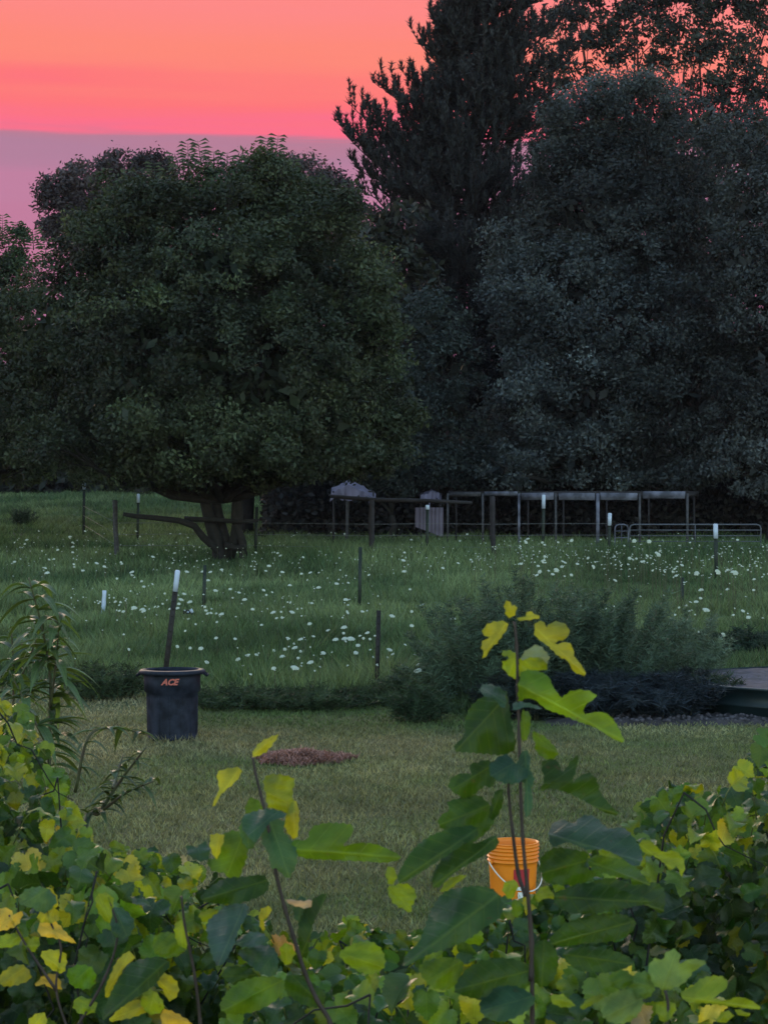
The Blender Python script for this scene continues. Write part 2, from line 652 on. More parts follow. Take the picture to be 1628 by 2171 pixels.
def vnoise(x, y, s, seed=0):
    """smooth value noise on a grid, 0..1"""
    r = np.random.default_rng(seed)
    t = r.random((64, 64))
    xs, ys = x / s, y / s
    xi, yi = np.floor(xs).astype(int), np.floor(ys).astype(int)
    fx, fy = xs - xi, ys - yi
    fx, fy = fx * fx * (3 - 2 * fx), fy * fy * (3 - 2 * fy)
    g_ = lambda a, b: t[a % 64, b % 64]
    return (g_(xi, yi) * (1 - fx) + g_(xi + 1, yi) * fx) * (1 - fy) + (g_(xi, yi + 1) * (1 - fx) + g_(xi + 1, yi + 1) * fx) * fy


def edge_y(x):
    """far edge of the mown lawn (metres ahead) for a given x"""
    return np.interp(x, [-6, -3.2, -2.0, 0.2, 0.9, 1.6, 4.0, 8], [27.6, 26.8, 25.4, 25.0, 23.6, 22.7, 22.8, 22.8])


def lawn_col(x, d, n):
    dry = np.clip(vnoise(x, d, 1.4, 3) * 0.8 + vnoise(x, d, 0.35, 4) * 0.5 - 0.15, 0, 1)
    far = np.clip((d - 22.2) / 1.0, 0, 1) * (x < 1.8) * (x > -2.3)
    dry = np.clip(dry - 0.55 * far, 0, 1)[:, None]
    gcol = np.array([0.090, 0.130, 0.046]); b = np.array([0.250, 0.215, 0.125])
    brown = np.exp(-((x + 2.9) / 0.6) ** 2 - ((d - 24.4) / 0.9) ** 2) * 1.6
    dry = np.clip(dry + 0.9 * brown[:, None], 0, 1)
    c = gcol * (1 - dry) + b * dry
    c = c * (0.72 + 0.56 * vnoise(x + 50, d, 0.13, 14))[:, None]
    return c * (0.45 + 1.1 * rng.random((n, 1)))


tag(grass_blades('lawn_grass', 260000, 9.0, 28.0,
                 lambda x, d: 0.022 + 0.02 * vnoise(x, d, 0.8, 9) + 0.05 * np.exp(-(np.hypot(x + 2.11, d - 21.63) / 0.33) ** 4) + 0.04 * np.exp(-(np.hypot(x - 0.77, d - 12.95) / 0.2) ** 4), lambda x, d: 0.006 + 0.0004 * d, lawn_col,
                 keep=lambda x, d: d < edge_y(x) + 0.2, lean=0.7, power=0.8),
    'short mown lawn grass, olive green with dry tan patches', 'grass', kind='stuff')


def field_col(x, d, n):
    k = (vnoise(x, d * 0.5, 2.3, 5) * 0.6 + vnoise(x, d, 0.6, 6) * 0.4)[:, None]
    k = np.clip(k * 1.9 - 0.45, 0, 1)
    a = np.array([0.062, 0.104, 0.046]); b = np.array([0.170, 0.215, 0.105])
    c = a * (1 - k) + b * k
    return c * (0.5 + 0.9 * rng.random((n, 1)))


def field_h(x, d):
    e = edge_y(x)
    h = 0.07 + 0.20 * vnoise(x, d, 1.7, 11) * vnoise(x, d, 0.5, 12) * 2
    h = h * np.clip((d - e) / 1.5 + 0.4, 0.3, 1)
    bank = np.exp(-((d - e - 1.0) / 0.9) ** 2) * 0.12
    back = np.exp(-((d - 66) / 5) ** 2) * 0.30 * (x > -4)
    return h + bank + back


tag(grass_blades('meadow_grass', 520000, 22.7, 138.0, field_h, lambda x, d: 0.010 + 0.0005 * d, field_col,
                 keep=lambda x, d: (d > edge_y(x) + 0.1) & ~((x > 1.3) & (d < 24.9)), lean=0.55, power=0.95, margin=0.08),
    'rough unmown meadow grass behind the lawn', 'grass', kind='stuff')


# ------------------------------------------------------------------ trees
def rand_dirs(n):
    v = rng.normal(size=(n, 3))
    return v / np.linalg.norm(v, axis=1, keepdims=True)


def leaf_faces(mb, cen, size, col, up=0.4, elong=1.6, outward=None):
    """rhombic leaf faces at the given centres"""
    n = len(cen)
    nrm = rand_dirs(n)
    nrm[:, 2] = nrm[:, 2] * (1 - up) + up * 0.9
    if outward is not None:
        nrm = nrm + outward * 0.5
    nrm /= np.linalg.norm(nrm, axis=1, keepdims=True) + 1e-9
    t = np.cross(nrm, rand_dirs(n))
    t /= np.linalg.norm(t, axis=1, keepdims=True) + 1e-9
    b = np.cross(nrm, t)
    s = size[:, None]
    v = np.zeros((n, 4, 3), dtype=np.float32)
    v[:, 0] = cen - t * s * 0.5 * elong
    v[:, 1] = cen + b * s * 0.38 + t * s * 0.05
    v[:, 2] = cen + t * s * 0.5 * elong
    v[:, 3] = cen - b * s * 0.38 + t * s * 0.05
    c = np.repeat(col[:, None, :], 4, 1).reshape(-1, 3)
    mb.add(v.reshape(-1, 3), np.arange(4 * n).reshape(-1, 4), 0, c)


def crown_from_lobes(lobes, d, col, leaf=0.17, clump_r=0.6, dens=1.0, per=46, sprig=0.0, depth_k=0.8, fill=1.0,
                     col2=None, up=0.4, shell=(0.70, 1.10), sprigs=()):
    """lobes: (px, py, rx_px, ry_px[, depth offset m[, tint]])"""
    mb = MB()
    ppm = FPX / d
    base = np.array(col); base2 = np.array(col2 if col2 is not None else col)
    for L_ in lobes:
        x, y, rx, ry = L_[:4]
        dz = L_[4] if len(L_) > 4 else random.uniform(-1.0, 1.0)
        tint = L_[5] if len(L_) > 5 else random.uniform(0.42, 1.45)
        c = np.array(W(x, y, d + dz))
        rx, rz = rx / ppm, ry / ppm
        rd = (rx + rz) / 2 * depth_k
        rad = np.array([rx, rd, rz])
        area = math.pi * rx * rz
        nc = max(8, int(area * 4.2 * dens))
        dirs = rand_dirs(nc)
        rr = rng.uniform(shell[0], shell[1], nc)[:, None]
        cc = c + dirs * rad * rr
        cr = clump_r * rng.uniform(0.6, 1.25, nc)
        ctint = rng.uniform(0.7, 1.3, nc)
        k = rng.random(nc)[:, None]
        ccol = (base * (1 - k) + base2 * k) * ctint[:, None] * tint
        idx = np.repeat(np.arange(nc), per)
        off = rand_dirs(len(idx)) * (rng.random(len(idx)) ** 0.5)[:, None] * cr[idx][:, None]
        off[:, 2] *= 0.75
        if sprig:
            off[:, 2] = off[:, 2] + sprig * np.abs(off[:, 2]) * (rng.random(len(idx)) < 0.3)
        cen = cc[idx] + off
        cen[:, 2] = np.maximum(cen[:, 2], float(terr(d)) + 0.15)
        ccol = ccol * np.where(rng.random(nc) < 0.025, 2.1, 1.0)[:, None]
        colr = ccol[idx] * rng.uniform(0.65, 1.35, (len(idx), 1))
        leaf_faces(mb, cen, leaf * rng.uniform(0.6, 1.3, len(idx)), colr, up=up, outward=dirs[idx])
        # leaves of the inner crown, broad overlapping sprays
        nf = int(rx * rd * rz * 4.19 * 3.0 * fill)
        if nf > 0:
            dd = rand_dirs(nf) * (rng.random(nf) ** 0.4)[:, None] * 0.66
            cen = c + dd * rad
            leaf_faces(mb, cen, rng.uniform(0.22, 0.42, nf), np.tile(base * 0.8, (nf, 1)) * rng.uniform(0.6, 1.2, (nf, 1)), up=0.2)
    # young shoots standing out of the outline, leaves in arching pairs
    for (sx, sy0, sy1) in sprigs:
        a, e = W(sx, sy0, d), W(sx + random.uniform(-12, 12), sy1, d)
        mb.tube([a, a.lerp(e, 0.5), e], [0.02, 0.012, 0.004], 4, col=tuple(base))
        k = max(4, int((e - a).length / 0.085))
        for q in range(k):
            for sg in (-1, 1):
                p = a.lerp(e, (q + 0.5) / k)
                l = random.uniform(0.12, 0.26)
                t1 = p + Vector((sg * l, random.uniform(-0.1, 0.1), l * random.uniform(0.1, 0.5)))
                t2 = t1 + Vector((sg * l * 0.6, 0, -l * random.uniform(0.0, 0.5)))
                w = 0.035
                mb.add([tuple(p), tuple(t1 + Vector((0, 0, w))), tuple(t2), tuple(t1 - Vector((0, 0, w)))], [(0, 1, 2, 3)], 0, base * random.uniform(0.8, 1.6))
    return mb


def limb_pts(a, b, sag=0.15, n=6, wob=0.12):
    a, b = Vector(a), Vector(b)
    L = (b - a).length
    pts = []
    for i in range(n + 1):
        t = i / n
        p = a.lerp(b, t)
        p.z += math.sin(t * math.pi) * sag * L * -0.5
        if 0 < i < n:
            p += Vector((random.uniform(-1, 1), random.uniform(-1, 1), random.uniform(-1, 1))) * wob * L / n
        pts.append(p)
    return pts


def tree(name, label, cat, base_px, d, lobes, col, trunk_r=0.3, fork_h=2.5, group=None, stems=None, **kw):
    b = W(base_px, 1045, d); b.z = float(terr(d))
    root = thing(name, label, cat, group, b)
    mb = crown_from_lobes(lobes, d, col, **kw)
    cr = mb.build('crown', M['crown'])
    t = MB()
    if stems:
        for pts, r0, r1 in stems:
            P = [W(px, py, d + dd) for px, py, dd in pts]
            n = len(P)
            t.tube(P, [r0 + (r1 - r0) * i / (n - 1) for i in range(n)], 9)
        fork = W(base_px, 1060, d)
    else:
        fork = Vector((b.x, b.y, b.z + fork_h))
        t.tube([b + Vector((0, 0, -0.2)), b + Vector((0, 0, 0.3)), b.lerp(fork, 0.6) + Vector((0.1, 0, 0)), fork], [trunk_r * 1.5, trunk_r * 1.1, trunk_r * 0.95, trunk_r * 0.9], 10)
    for L_ in lobes:
        if L_[2] < 45 or (len(L_) > 4 and L_[4] > 8): continue
        c = W(L_[0], L_[1], d + (L_[4] if len(L_) > 4 else 0))
        pts = limb_pts(fork, c, 0.1, 7)
        t.tube(pts, [trunk_r * 0.5 * (1 - 0.85 * i / 7) for i in range(8)], 6)
        for q in range(5):
            s = pts[random.randint(3, 7)]
            e = c + Vector((random.uniform(-1, 1) * L_[2], 0, random.uniform(-1, 1) * L_[3])) * (0.9 * d / FPX) + Vector((0, random.uniform(-1, 1), 0))
            pp = limb_pts(s, e, 0.05, 4, 0.2)
            t.tube(pp, [trunk_r * 0.13 * (1 - 0.8 * i / 4) for i in range(5)], 5)
    tr = t.build('trunk', M['bark'], smooth=True)
    for o in (cr, tr):
        o.parent = root
        o.matrix_parent_inverse = Matrix.Translation(-b)
    return root


def boughs(lobes, k, r0, r1, seed):
    rr = random.Random(seed)
    out = list(lobes)
    for L_ in lobes:
        for q in range(k):
            a = rr.uniform(0, 2 * math.pi)
            f = rr.uniform(0.82, 1.12)
            s_ = rr.uniform(r0, r1)
            out.append((L_[0] + math.cos(a) * L_[2] * f, min(L_[1] + math.sin(a) * L_[3] * f, 1005), s_ * 1.3, s_ * 0.8, (L_[4] if len(L_) > 4 else 0) + rr.uniform(-2.5, 0.5), rr.uniform(0.7, 1.5)))
    return out


# the big spreading tree on the left with its low forked trunk
left_lobes = [
    (470, 440, 150, 85, 0), (350, 500, 150, 110, -1), (600, 470, 140, 100, -0.5), (250, 590, 150, 120, 0), (700, 520, 80, 80, 0.5),
    (440, 600, 180, 140, -3), (640, 640, 150, 130, -2), (150, 690, 170, 130, 0), (330, 760, 190, 150, -4), (560, 790, 190, 150, -4),
    (720, 740, 100, 130, -1), (90, 850, 150, 110, -1), (235, 900, 170, 85, -3), (420, 925, 190, 85, -4), (820, 880, 45, 60, 0), (800, 720, 40, 60, 0), (620, 915, 165, 90, -3),
    (760, 900, 95, 95, -1), (690, 980, 105, 38, -1), (520, 985, 160, 38, -1), (270, 975, 130, 32, -1), (770, 620, 40, 60, 0),
    (430, 385, 80, 40, 0), (560, 395, 80, 45, 0), (820, 820, 45, 80, 0), (300, 420, 60, 40, 0), (110, 950, 90, 55, 11), (190, 990, 70, 35, 11),
    (560, 600, 110, 90, 0), (500, 520, 110, 80, 1), (330, 620, 120, 100, 1), (240, 540, 70, 60, 0), (600, 860, 120, 90, 1), (760, 690, 60, 70, 0.5), (180, 800, 100, 80, 1),
    (400, 450, 90, 60, 1), (640, 430, 60, 50, 0), (200, 480, 50, 50, 0)]
left_lobes += [(350, 1000, 110, 28, -2), (560, 1000, 120, 28, -2)]
left_lobes = boughs(left_lobes, 3, 18, 38, 3)
left_stems = [
    ([(468, 1205, 0), (465, 1165, 0), (450, 1120, 0), (436, 1070, 0), (425, 1000, 0)], 0.260, 0.136),
    ([(475, 1205, 0.2), (478, 1150, 0.2), (462, 1090, 0.3), (455, 1040, 0.3), (470, 960, 0.4)], 0.211, 0.124),
    ([(480, 1195, 0.1), (500, 1140, 0), (505, 1090, 0), (503, 1040, 0), (530, 950, 0)], 0.198, 0.112),
    ([(517, 1200, -0.2), (515, 1150, -0.2), (497, 1100, -0.1), (500, 1050, 0)], 0.136, 0.105),
    ([(470, 1180, 0), (455, 1160, -0.2), (432, 1140, -0.4), (412, 1115, -0.6), (380, 1104, -0.8), (330, 1098, -1.0), (285, 1094, -1.2), (262, 1090, -1.3)], 0.136, 0.062),
    ([(392, 1100, -0.3), (450, 1102, -0.4), (510, 1106, -0.4), (548, 1103, -0.4)], 0.087, 0.050),
    ([(478, 1155, -0.2), (500, 1162, -0.3), (522, 1160, -0.3)], 0.099, 0.081)]
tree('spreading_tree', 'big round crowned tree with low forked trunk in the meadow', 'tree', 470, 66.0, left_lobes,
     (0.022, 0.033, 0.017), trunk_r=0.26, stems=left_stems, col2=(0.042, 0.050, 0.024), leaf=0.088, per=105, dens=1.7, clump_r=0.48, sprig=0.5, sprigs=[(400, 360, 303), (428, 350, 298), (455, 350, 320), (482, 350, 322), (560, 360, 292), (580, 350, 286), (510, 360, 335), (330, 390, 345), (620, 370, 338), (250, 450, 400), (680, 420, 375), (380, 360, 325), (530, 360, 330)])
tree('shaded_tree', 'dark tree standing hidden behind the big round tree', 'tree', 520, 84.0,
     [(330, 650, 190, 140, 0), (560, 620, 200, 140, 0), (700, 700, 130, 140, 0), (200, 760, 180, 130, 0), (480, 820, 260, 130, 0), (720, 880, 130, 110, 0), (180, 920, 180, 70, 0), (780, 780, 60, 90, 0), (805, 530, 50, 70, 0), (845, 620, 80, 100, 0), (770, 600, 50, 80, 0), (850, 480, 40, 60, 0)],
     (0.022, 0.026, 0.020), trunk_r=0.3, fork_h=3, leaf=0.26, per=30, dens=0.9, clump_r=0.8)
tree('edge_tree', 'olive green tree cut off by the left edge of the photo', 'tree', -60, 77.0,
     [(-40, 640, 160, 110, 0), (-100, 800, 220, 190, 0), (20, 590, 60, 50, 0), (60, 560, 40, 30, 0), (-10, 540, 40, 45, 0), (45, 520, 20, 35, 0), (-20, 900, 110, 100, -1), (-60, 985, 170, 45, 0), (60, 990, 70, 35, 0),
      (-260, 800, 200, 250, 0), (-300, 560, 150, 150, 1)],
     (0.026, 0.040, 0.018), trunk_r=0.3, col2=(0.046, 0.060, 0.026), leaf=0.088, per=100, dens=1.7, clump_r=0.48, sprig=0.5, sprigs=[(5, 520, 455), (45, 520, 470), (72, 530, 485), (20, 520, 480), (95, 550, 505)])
tree('distant_tree', 'purplish far tree whose top shows above the big round tree', 'tree', 300, 132.0,
     [(135, 430, 48, 60, 0), (115, 400, 34, 30, 0), (200, 390, 70, 60, 0), (300, 385, 80, 58, 1), (160, 480, 70, 60, 0), (260, 470, 110, 80, 0),
      (330, 350, 40, 26, 0), (250, 345, 36, 22, 0)],
     (0.048, 0.036, 0.042), trunk_r=0.35, fork_h=6, leaf=0.17, per=70, dens=1.2, sprig=0.6, clump_r=0.7)  # purple of the hazy air is put into the leaf colour
tree('distant_tree', 'purplish far tree between the round tree and the pine', 'tree', 640, 128.0,
     [(560, 400, 80, 60, 0), (640, 395, 75, 55, 0), (700, 420, 60, 60, 0), (735, 470, 40, 80, 0), (650, 470, 110, 90, 0), (610, 360, 40, 28, 0),
      (760, 560, 50, 80, 0), (700, 600, 80, 100, 0)],
     (0.048, 0.036, 0.042), trunk_r=0.35, fork_h=6, leaf=0.17, per=70, dens=1.2, sprig=0.6, clump_r=0.7)  # leaf colour carries the purple haze of the distance

right_lobes = [
    (1290, 260, 130, 80, 0), (1200, 350, 75, 90, -1), (1400, 300, 140, 100, 0), (1300, 440, 180, 130, -2), (1160, 470, 60, 80, 0),
    (1110, 560, 75, 55, -1), (1200, 620, 130, 110, -3), (1400, 520, 160, 140, -2), (1340, 700, 190, 130, -4), (1150, 760, 90, 90, -2),
    (1240, 840, 150, 110, -4), (1105, 880, 90, 70, -2), (1430, 830, 150, 120, -4), (1080, 980, 85, 45, -2), (1220, 970, 150, 60, -4),
    (1390, 970, 150, 60, -3), (1060, 600, 30, 30, -1), (1330, 200, 70, 35, 0), (1220, 270, 50, 50, 0), (1100, 680, 40, 60, -1)]
right_lobes = [(a, b, c, e, f, (1.6 if (a - c < 1115 or b < 300) else (0.35 + 0.85 * ((k * 37) % 10) / 10))) for k, (a, b, c, e, f) in enumerate(right_lobes)]  # lit left and top lobes, shadowed inner ones painted by tint
right_lobes = boughs(right_lobes, 3, 18, 42, 4)
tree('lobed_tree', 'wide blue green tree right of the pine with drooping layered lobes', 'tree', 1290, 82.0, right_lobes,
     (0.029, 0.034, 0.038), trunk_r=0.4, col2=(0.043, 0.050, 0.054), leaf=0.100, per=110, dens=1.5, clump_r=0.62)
tree('grey_leaved_tree', 'grey green tree in front of the lobed tree at the right edge', 'tree', 1650, 76.0,
     [(1590, 330, 110, 110, 2), (1640, 470, 130, 130, 1), (1580, 570, 90, 70, -1), (1640, 640, 100, 100, -1), (1560, 740, 90, 90, 1), (1650, 800, 120, 120, -1),
      (1580, 900, 80, 80, 0), (1640, 980, 130, 80, 0), (1520, 960, 60, 50, 1), (1800, 500, 200, 250, 0), (1820, 850, 220, 200, 0)],
     (0.034, 0.038, 0.042), trunk_r=0.4, col2=(0.052, 0.058, 0.062), leaf=0.095, per=105, dens=1.5, clump_r=0.58)
tree('tall_tree', 'tall dark open tree top right with sky between its leaves', 'tree', 1420, 128.0,
     [(1175, 70, 45, 60, 0), (1160, 170, 40, 60, 0), (1225, 170, 40, 40, 0), (1260, 60, 40, 50, 0), (1350, 50, 90, 50, 0), (1300, 110, 50, 30, 0), (1460, 70, 80, 60, 0),
      (1560, 60, 70, 60, 0), (1610, 140, 50, 60, 0), (1500, 150, 60, 45, 0), (1430, 170, 50, 30, 0), (1390, 130, 25, 18, 0), (1560, 220, 70, 50, 0),
      (1450, 240, 70, 50, 0), (1640, 240, 60, 70, 0), (1330, -30, 120, 60, 0), (1500, -40, 130, 60, 0), (1640, -20, 90, 80, 0), (1200, -20, 60, 60, 0), (1150, 250, 50, 50, 0)],
     (0.024, 0.027, 0.024), trunk_r=0.34, fork_h=10, leaf=0.20, per=46, dens=0.75, clump_r=0.75, fill=0.2)
tree('tall_tree', 'dark broadleaf tree filling the shade behind the pine and lobed tree', 'tree', 1350, 104.0,
     [(1500, 380, 200, 120, 0), (1300, 350, 150, 100, 0), (1450, 600, 250, 200, 0), (1200, 600, 150, 200, 0), (1400, 850, 280, 200, 0), (1150, 880, 200, 180, 0)],
     (0.020, 0.023, 0.022), trunk_r=0.4, fork_h=6, leaf=0.30, per=26, dens=0.8, clump_r=0.9)
for lb, bx, d_, lobes in [
    ('rounded dark shrub under the left side of the pine', 830, 77.0, [(850, 830, 80, 80), (800, 900, 80, 80), (850, 980, 100, 60), (760, 990, 70, 50)]),
    ('blue green shrub leaning against the foot of the pine', 930, 79.0, [(910, 680, 80, 60), (940, 780, 90, 80), (930, 900, 100, 80), (970, 990, 90, 50)])]:
    tree('tall_shrub', lb, 'shrub', bx, d_, lobes, (0.026, 0.034, 0.034), trunk_r=0.12, fork_h=1.0, leaf=0.10, per=90, dens=1.5)


# ------------------------------------------------------------------ pine
def pine():
    d = 92.0
    b = W(1010, 1045, d); b.z = float(terr(d))
    root = thing('pine_tree', 'tall dark pine with upswept branch tips against the pink sky', 'tree', None, b)
    wood, nd = MB(), MB()
    top = W(1010, -140, d)
    axis = [b + Vector((0, 0, -0.2)), W(1015, 800, d), W(1005, 500, d), W(1010, 200, d), top]
    wood.tube(axis, [0.5, 0.42, 0.33, 0.22, 0.08], 9)
    def on_axis(y):
        ys = [(1160, b), (800, axis[1]), (500, axis[2]), (200, axis[3]), (-140, top)]
        for (ya, pa), (yb, pb) in zip(ys, ys[1:]):
            if yb <= y <= ya:
                t = (ya - y) / (ya - yb)
                return pa.lerp(pb, t)
        return top
    tips = []          # (point, direction)
    def branch(p0, p1, r0, nsub, up=0.25, droop=0.12):
        pts = []
        n = 8
        L = (p1 - p0).length
        for i in range(n + 1):
            t = i / n
            p = p0.lerp(p1, t)
            p.z -= math.sin(t * math.pi) * droop * L * (1 if t < 0.9 else 0.5)
            p += Vector((random.uniform(-1, 1), random.uniform(-1, 1), random.uniform(-1, 1))) * 0.02 * L
            pts.append(p)
        wood.tube(pts, [r0 * (1 - 0.85 * i / n) for i in range(n + 1)], 5)
        for s in range(nsub):
            t = 0.2 + 0.8 * (s + random.random()) / nsub
            i = min(int(t * n), n - 1)
            q = pts[i].lerp(pts[i + 1], t * n - i)
            ax = (pts[i + 1] - pts[i]).normalized()
            side = Vector((random.uniform(-0.6, 0.6), random.uniform(-1, 1), random.uniform(-0.2, 0.9)))
            l = random.uniform(0.5, 1.5) * (1.15 - 0.6 * t)
            e = q + (ax * 0.7 + side * 0.8).normalized() * l + Vector((0, 0, 0.25 * l))
            m_ = q.lerp(e, 0.5) - Vector((0, 0, 0.06))
            wood.tube([q, m_, e], [0.025, 0.018, 0.01], 4)
            k = max(3, int(l / 0.16))
            for j in range(k):
                tt = (j + 0.6) / k
                c = q.lerp(e, tt)
                tips.append((c, (e - q).normalized() * 0.5 + Vector((0, 0, 0.8)), 0.2))
            # candle at the end, pointing up
            tips.append((e, Vector((random.uniform(-0.3, 0.3), 0, 1)), 0.3))
            tips.append((e + Vector((0, 0, 0.14)), Vector((random.uniform(-0.2, 0.2), 0, 1)), 0.26))
            tips.append((e + Vector((0, 0, 0.28)), Vector((random.uniform(-0.2, 0.2), 0, 1)), 0.22))
        tips.append((pts[-1], Vector((0, 0, 1)), 0.36))
    hero = [(420, 712, 255), (400, 738, 222), (330, 762, 300), (300, 808, 182), (450, 780, 330), (260, 850, 240), (230, 868, 170), (190, 893, 95), (150, 915, 110),
            (110, 932, 55), (60, 962, 5), (470, 740, 290), (520, 765, 400), (500, 775, 370), (540, 770, 450), (350, 790, 250), (150, 935, 60), (330, 830, 200),
            (100, 1120, 10), (60, 1160, -20), (160, 1170, 60), (200, 1200, 130), (240, 1170, 200), (20, 1060, -60), (20, 950, -40), (300, 1180, 240), (560, 800, 520),
            (420, 725, 280), (90, 1225, 30), (160, 1235, 100), (380, 800, 290), (440, 750, 350), (280, 870, 200), (380, 780, 230)]
    for y0, tx, ty in hero:
        branch(on_axis(y0), W(tx, ty, d + random.uniform(-1.5, 1.5)), 0.09, 20, droop=0.10)
    for y0 in np.arange(-100, 1040, 9):
        for q in range(4):
            p0 = on_axis(float(y0))
            an = random.uniform(0, 2 * math.pi)
            # reach follows the outline of the photographed crown
            reach_l = np.interp(y0, [-100, 0, 60, 150, 250, 400, 500, 650, 1000], [40, 55, 75, 110, 170, 235, 250, 240, 250]) / (FPX / d)
            reach_r = np.interp(y0, [-100, 0, 100, 250, 500, 1000], [90, 130, 150, 140, 200, 240]) / (FPX / d)
            reach = reach_l if math.cos(an) < 0 else reach_r
            reach *= random.uniform(0.45, 0.86) if y0 < 560 else random.uniform(0.6, 1.0)
            p1 = p0 + Vector((math.cos(an) * reach, math.sin(an) * min(reach, 4.5), reach * random.uniform(0.05, 0.4)))
            branch(p0, p1, 0.07, max(6, int(reach * 3.4)), droop=0.08)
    tp = np.array([tuple(t[0]) for t in tips]); td = np.array([tuple(t[1]) for t in tips]); tl = np.array([t[2] for t in tips])
    K = 11
    n = len(tp)
    cen = np.repeat(tp, K, 0); dr = np.repeat(td, K, 0) + rng.normal(0, 0.5, (n * K, 3))
    dr /= np.linalg.norm(dr, axis=1, keepdims=True)
    ln = np.repeat(tl, K) * rng.uniform(0.7, 1.3, n * K)
    sd = np.cross(dr, rand_dirs(n * K)); sd /= np.linalg.norm(sd, axis=1, keepdims=True) + 1e-9
    w = 0.034
    v = np.zeros((n * K, 3, 3), dtype=np.float32)
    v[:, 0] = cen - sd * w; v[:, 1] = cen + sd * w; v[:, 2] = cen + dr * ln[:, None]
    c = np.tile(np.array([0.017, 0.018, 0.021]), (n * K, 1)) * rng.uniform(0.6, 1.4, (n * K, 1))
    nd.add(v.reshape(-1, 3), np.arange(n * K * 3).reshape(-1, 3), 0, np.repeat(c, 3, 0))
    print('pine tufts', n)
    for o in (nd.build('crown', M['needles']), wood.build('trunk', M['bark'])):
        o.parent = root
        o.matrix_parent_inverse = Matrix.Translation(-b)


pine()

# far-off wood closing the horizon: reads as one mass
def far_wood():
    mb = MB()
    n = 100000
    x = rng.uniform(-55, 55, n); y = rng.uniform(134, 150, n)
    top = 4.5 + 5 * vnoise(x + 200, y * 0, 6, 21) + 2 * vnoise(x + 200, y, 1.8, 22)
    z = top * rng.random(n) ** 1.2 + terr(y)
    c = np.tile(np.array([0.022, 0.026, 0.024]), (n, 1)) * rng.uniform(0.6, 1.3, (n, 1))
    leaf_faces(mb, np.stack([x, y, z], 1), rng.uniform(0.4, 0.8, n), c)
    tag(mb.build('woods', M['crown']), 'dark far-off wood behind all the trees', 'woods', kind='stuff')
    mb = MB()
    n = 110000
    x = rng.uniform(-4.6, 26, n); y = rng.uniform(80, 90, n)
    top = 2.0 + 3.0 * vnoise(x + 200, y * 0, 3, 31) + 1.0 * vnoise(x + 200, y, 0.9, 32)
    z = top * 0.8 * rng.random(n) ** 0.8 + terr(y)
    c = np.tile(np.array([0.022, 0.021, 0.025]), (n, 1)) * rng.uniform(0.6, 1.3, (n, 1))
    leaf_faces(mb, np.stack([x, y, z], 1), rng.uniform(0.09, 0.22, n), c)
    tag(mb.build('undergrowth', M['crown']), 'dark undergrowth in the shade behind the open shelter', 'undergrowth', kind='stuff')


far_wood()


# ------------------------------------------------------------------ posts and fence
def post_between(name, label, top_px, base_px, base_y, mat, r=0.03, cap=0.0, group=None, wood=False, cat='fence post', lean_d=0.0, r_cap=None, hide=0.0):
    """top_px = (x, y) of the tip; base at pixel (base_px, base_y) on the ground"""
    b = G(base_px, base_y)
    t = W(top_px[0], top_px[1], b.y + lean_d)
    root = thing(name, label, cat, group, b)
    L = t - b
    mb = MB()
    if wood:
        n = 6
        mb.tube([L * (i / n) + Vector((random.uniform(-1, 1), 0, 0)) * r * 0.12 for i in range(n + 1)],
                [r * random.uniform(0.93, 1.07) for _ in range(n + 1)], 10)
        mb.tube([-L.normalized() * 0.2, Vector((0, 0, 0))], r, 10)
        mb.build('shaft', mat, root, smooth=False)
    else:
        # T section: flange, web and studs
        q = Vector((0, 0, 1)).rotation_difference(L.normalized()).to_matrix()
        ln = L.length
        mb.box(q @ Vector((0, 0, ln / 2 - 0.1)), (r * 2, r * 0.35, ln + 0.2), q)
        mb.box(q @ Vector((0, r * 0.7, ln / 2 - 0.1)), (r * 0.4, r * 1.2, ln + 0.19), q)
        for k in range(int(ln / 0.09)):
            mb.box(q @ Vector((0, -r * 0.3, 0.08 + k * 0.09)), (r * 0.6, r * 0.4, 0.02), q)
        mb.build('shaft', mat, root)
    if cap:
        c = MB()
        rc = r_cap or r * 1.25
        u = L.normalized()
        c.tube([L - u * cap, L - u * cap * 0.5, L + u * 0.005, L + u * 0.02], [rc * 0.95, rc, rc, rc * 0.6], 12)
        c.build('cap', M['white'], root, smooth=True)
    return root


post_between('steel_post', 'dark steel post standing in the meadow edge right of the bin', (803, 1294), 798, 1480, M['tpost_rust'], 0.027)
post_between('steel_post', 'leaning dark steel post with long white cap rising behind the bin', (377, 1212), 345, 1478, M['tpost_rust'], 0.032, cap=0.24, r_cap=0.032)
post_between('steel_post', 'thin green steel post in the meadow between bin and round tree', (435, 1198), 432, 1302, M['tpost'], 0.035)
post_between('steel_post', 'thin green steel post in the meadow right of the tree trunk foot', (764, 1160), 762, 1297, M['tpost'], 0.035)
post_between('steel_post', 'green steel post close beside the forked trunk, right side', (545, 1075), 541, 1188, M['tpost'], 0.05)
post_between('steel_post', 'white capped steel post at far left of the meadow', (179, 1022), 178, 1138, M['tpost'], 0.05, cap=0.28, r_cap=0.06)
post_between('steel_post', 'white tipped steel post behind the low limb of the round tree', (294, 1048), 292, 1148, M['tpost'], 0.045, cap=0.30, r_cap=0.055)
post_between('steel_post', 'short dark steel post in meadow above the water tank', (1446, 1224), 1445, 1300, M['tpost'], 0.035)
post_between('steel_post', 'dark steel post seen against the pale metal sheet', (906, 1072), 905, 1190, M['tpost'], 0.05, cap=0.12)
post_between('steel_post', 'steel post whose white cap sits just under the shelter top board', (1152, 1050), 1150, 1180, M['tpost'], 0.05, cap=0.42, r_cap=0.06)
post_between('steel_post', 'steel post with white cap between shelter post and tube gate', (1292, 1089), 1290, 1190, M['tpost'], 0.045, cap=0.36, r_cap=0.06)
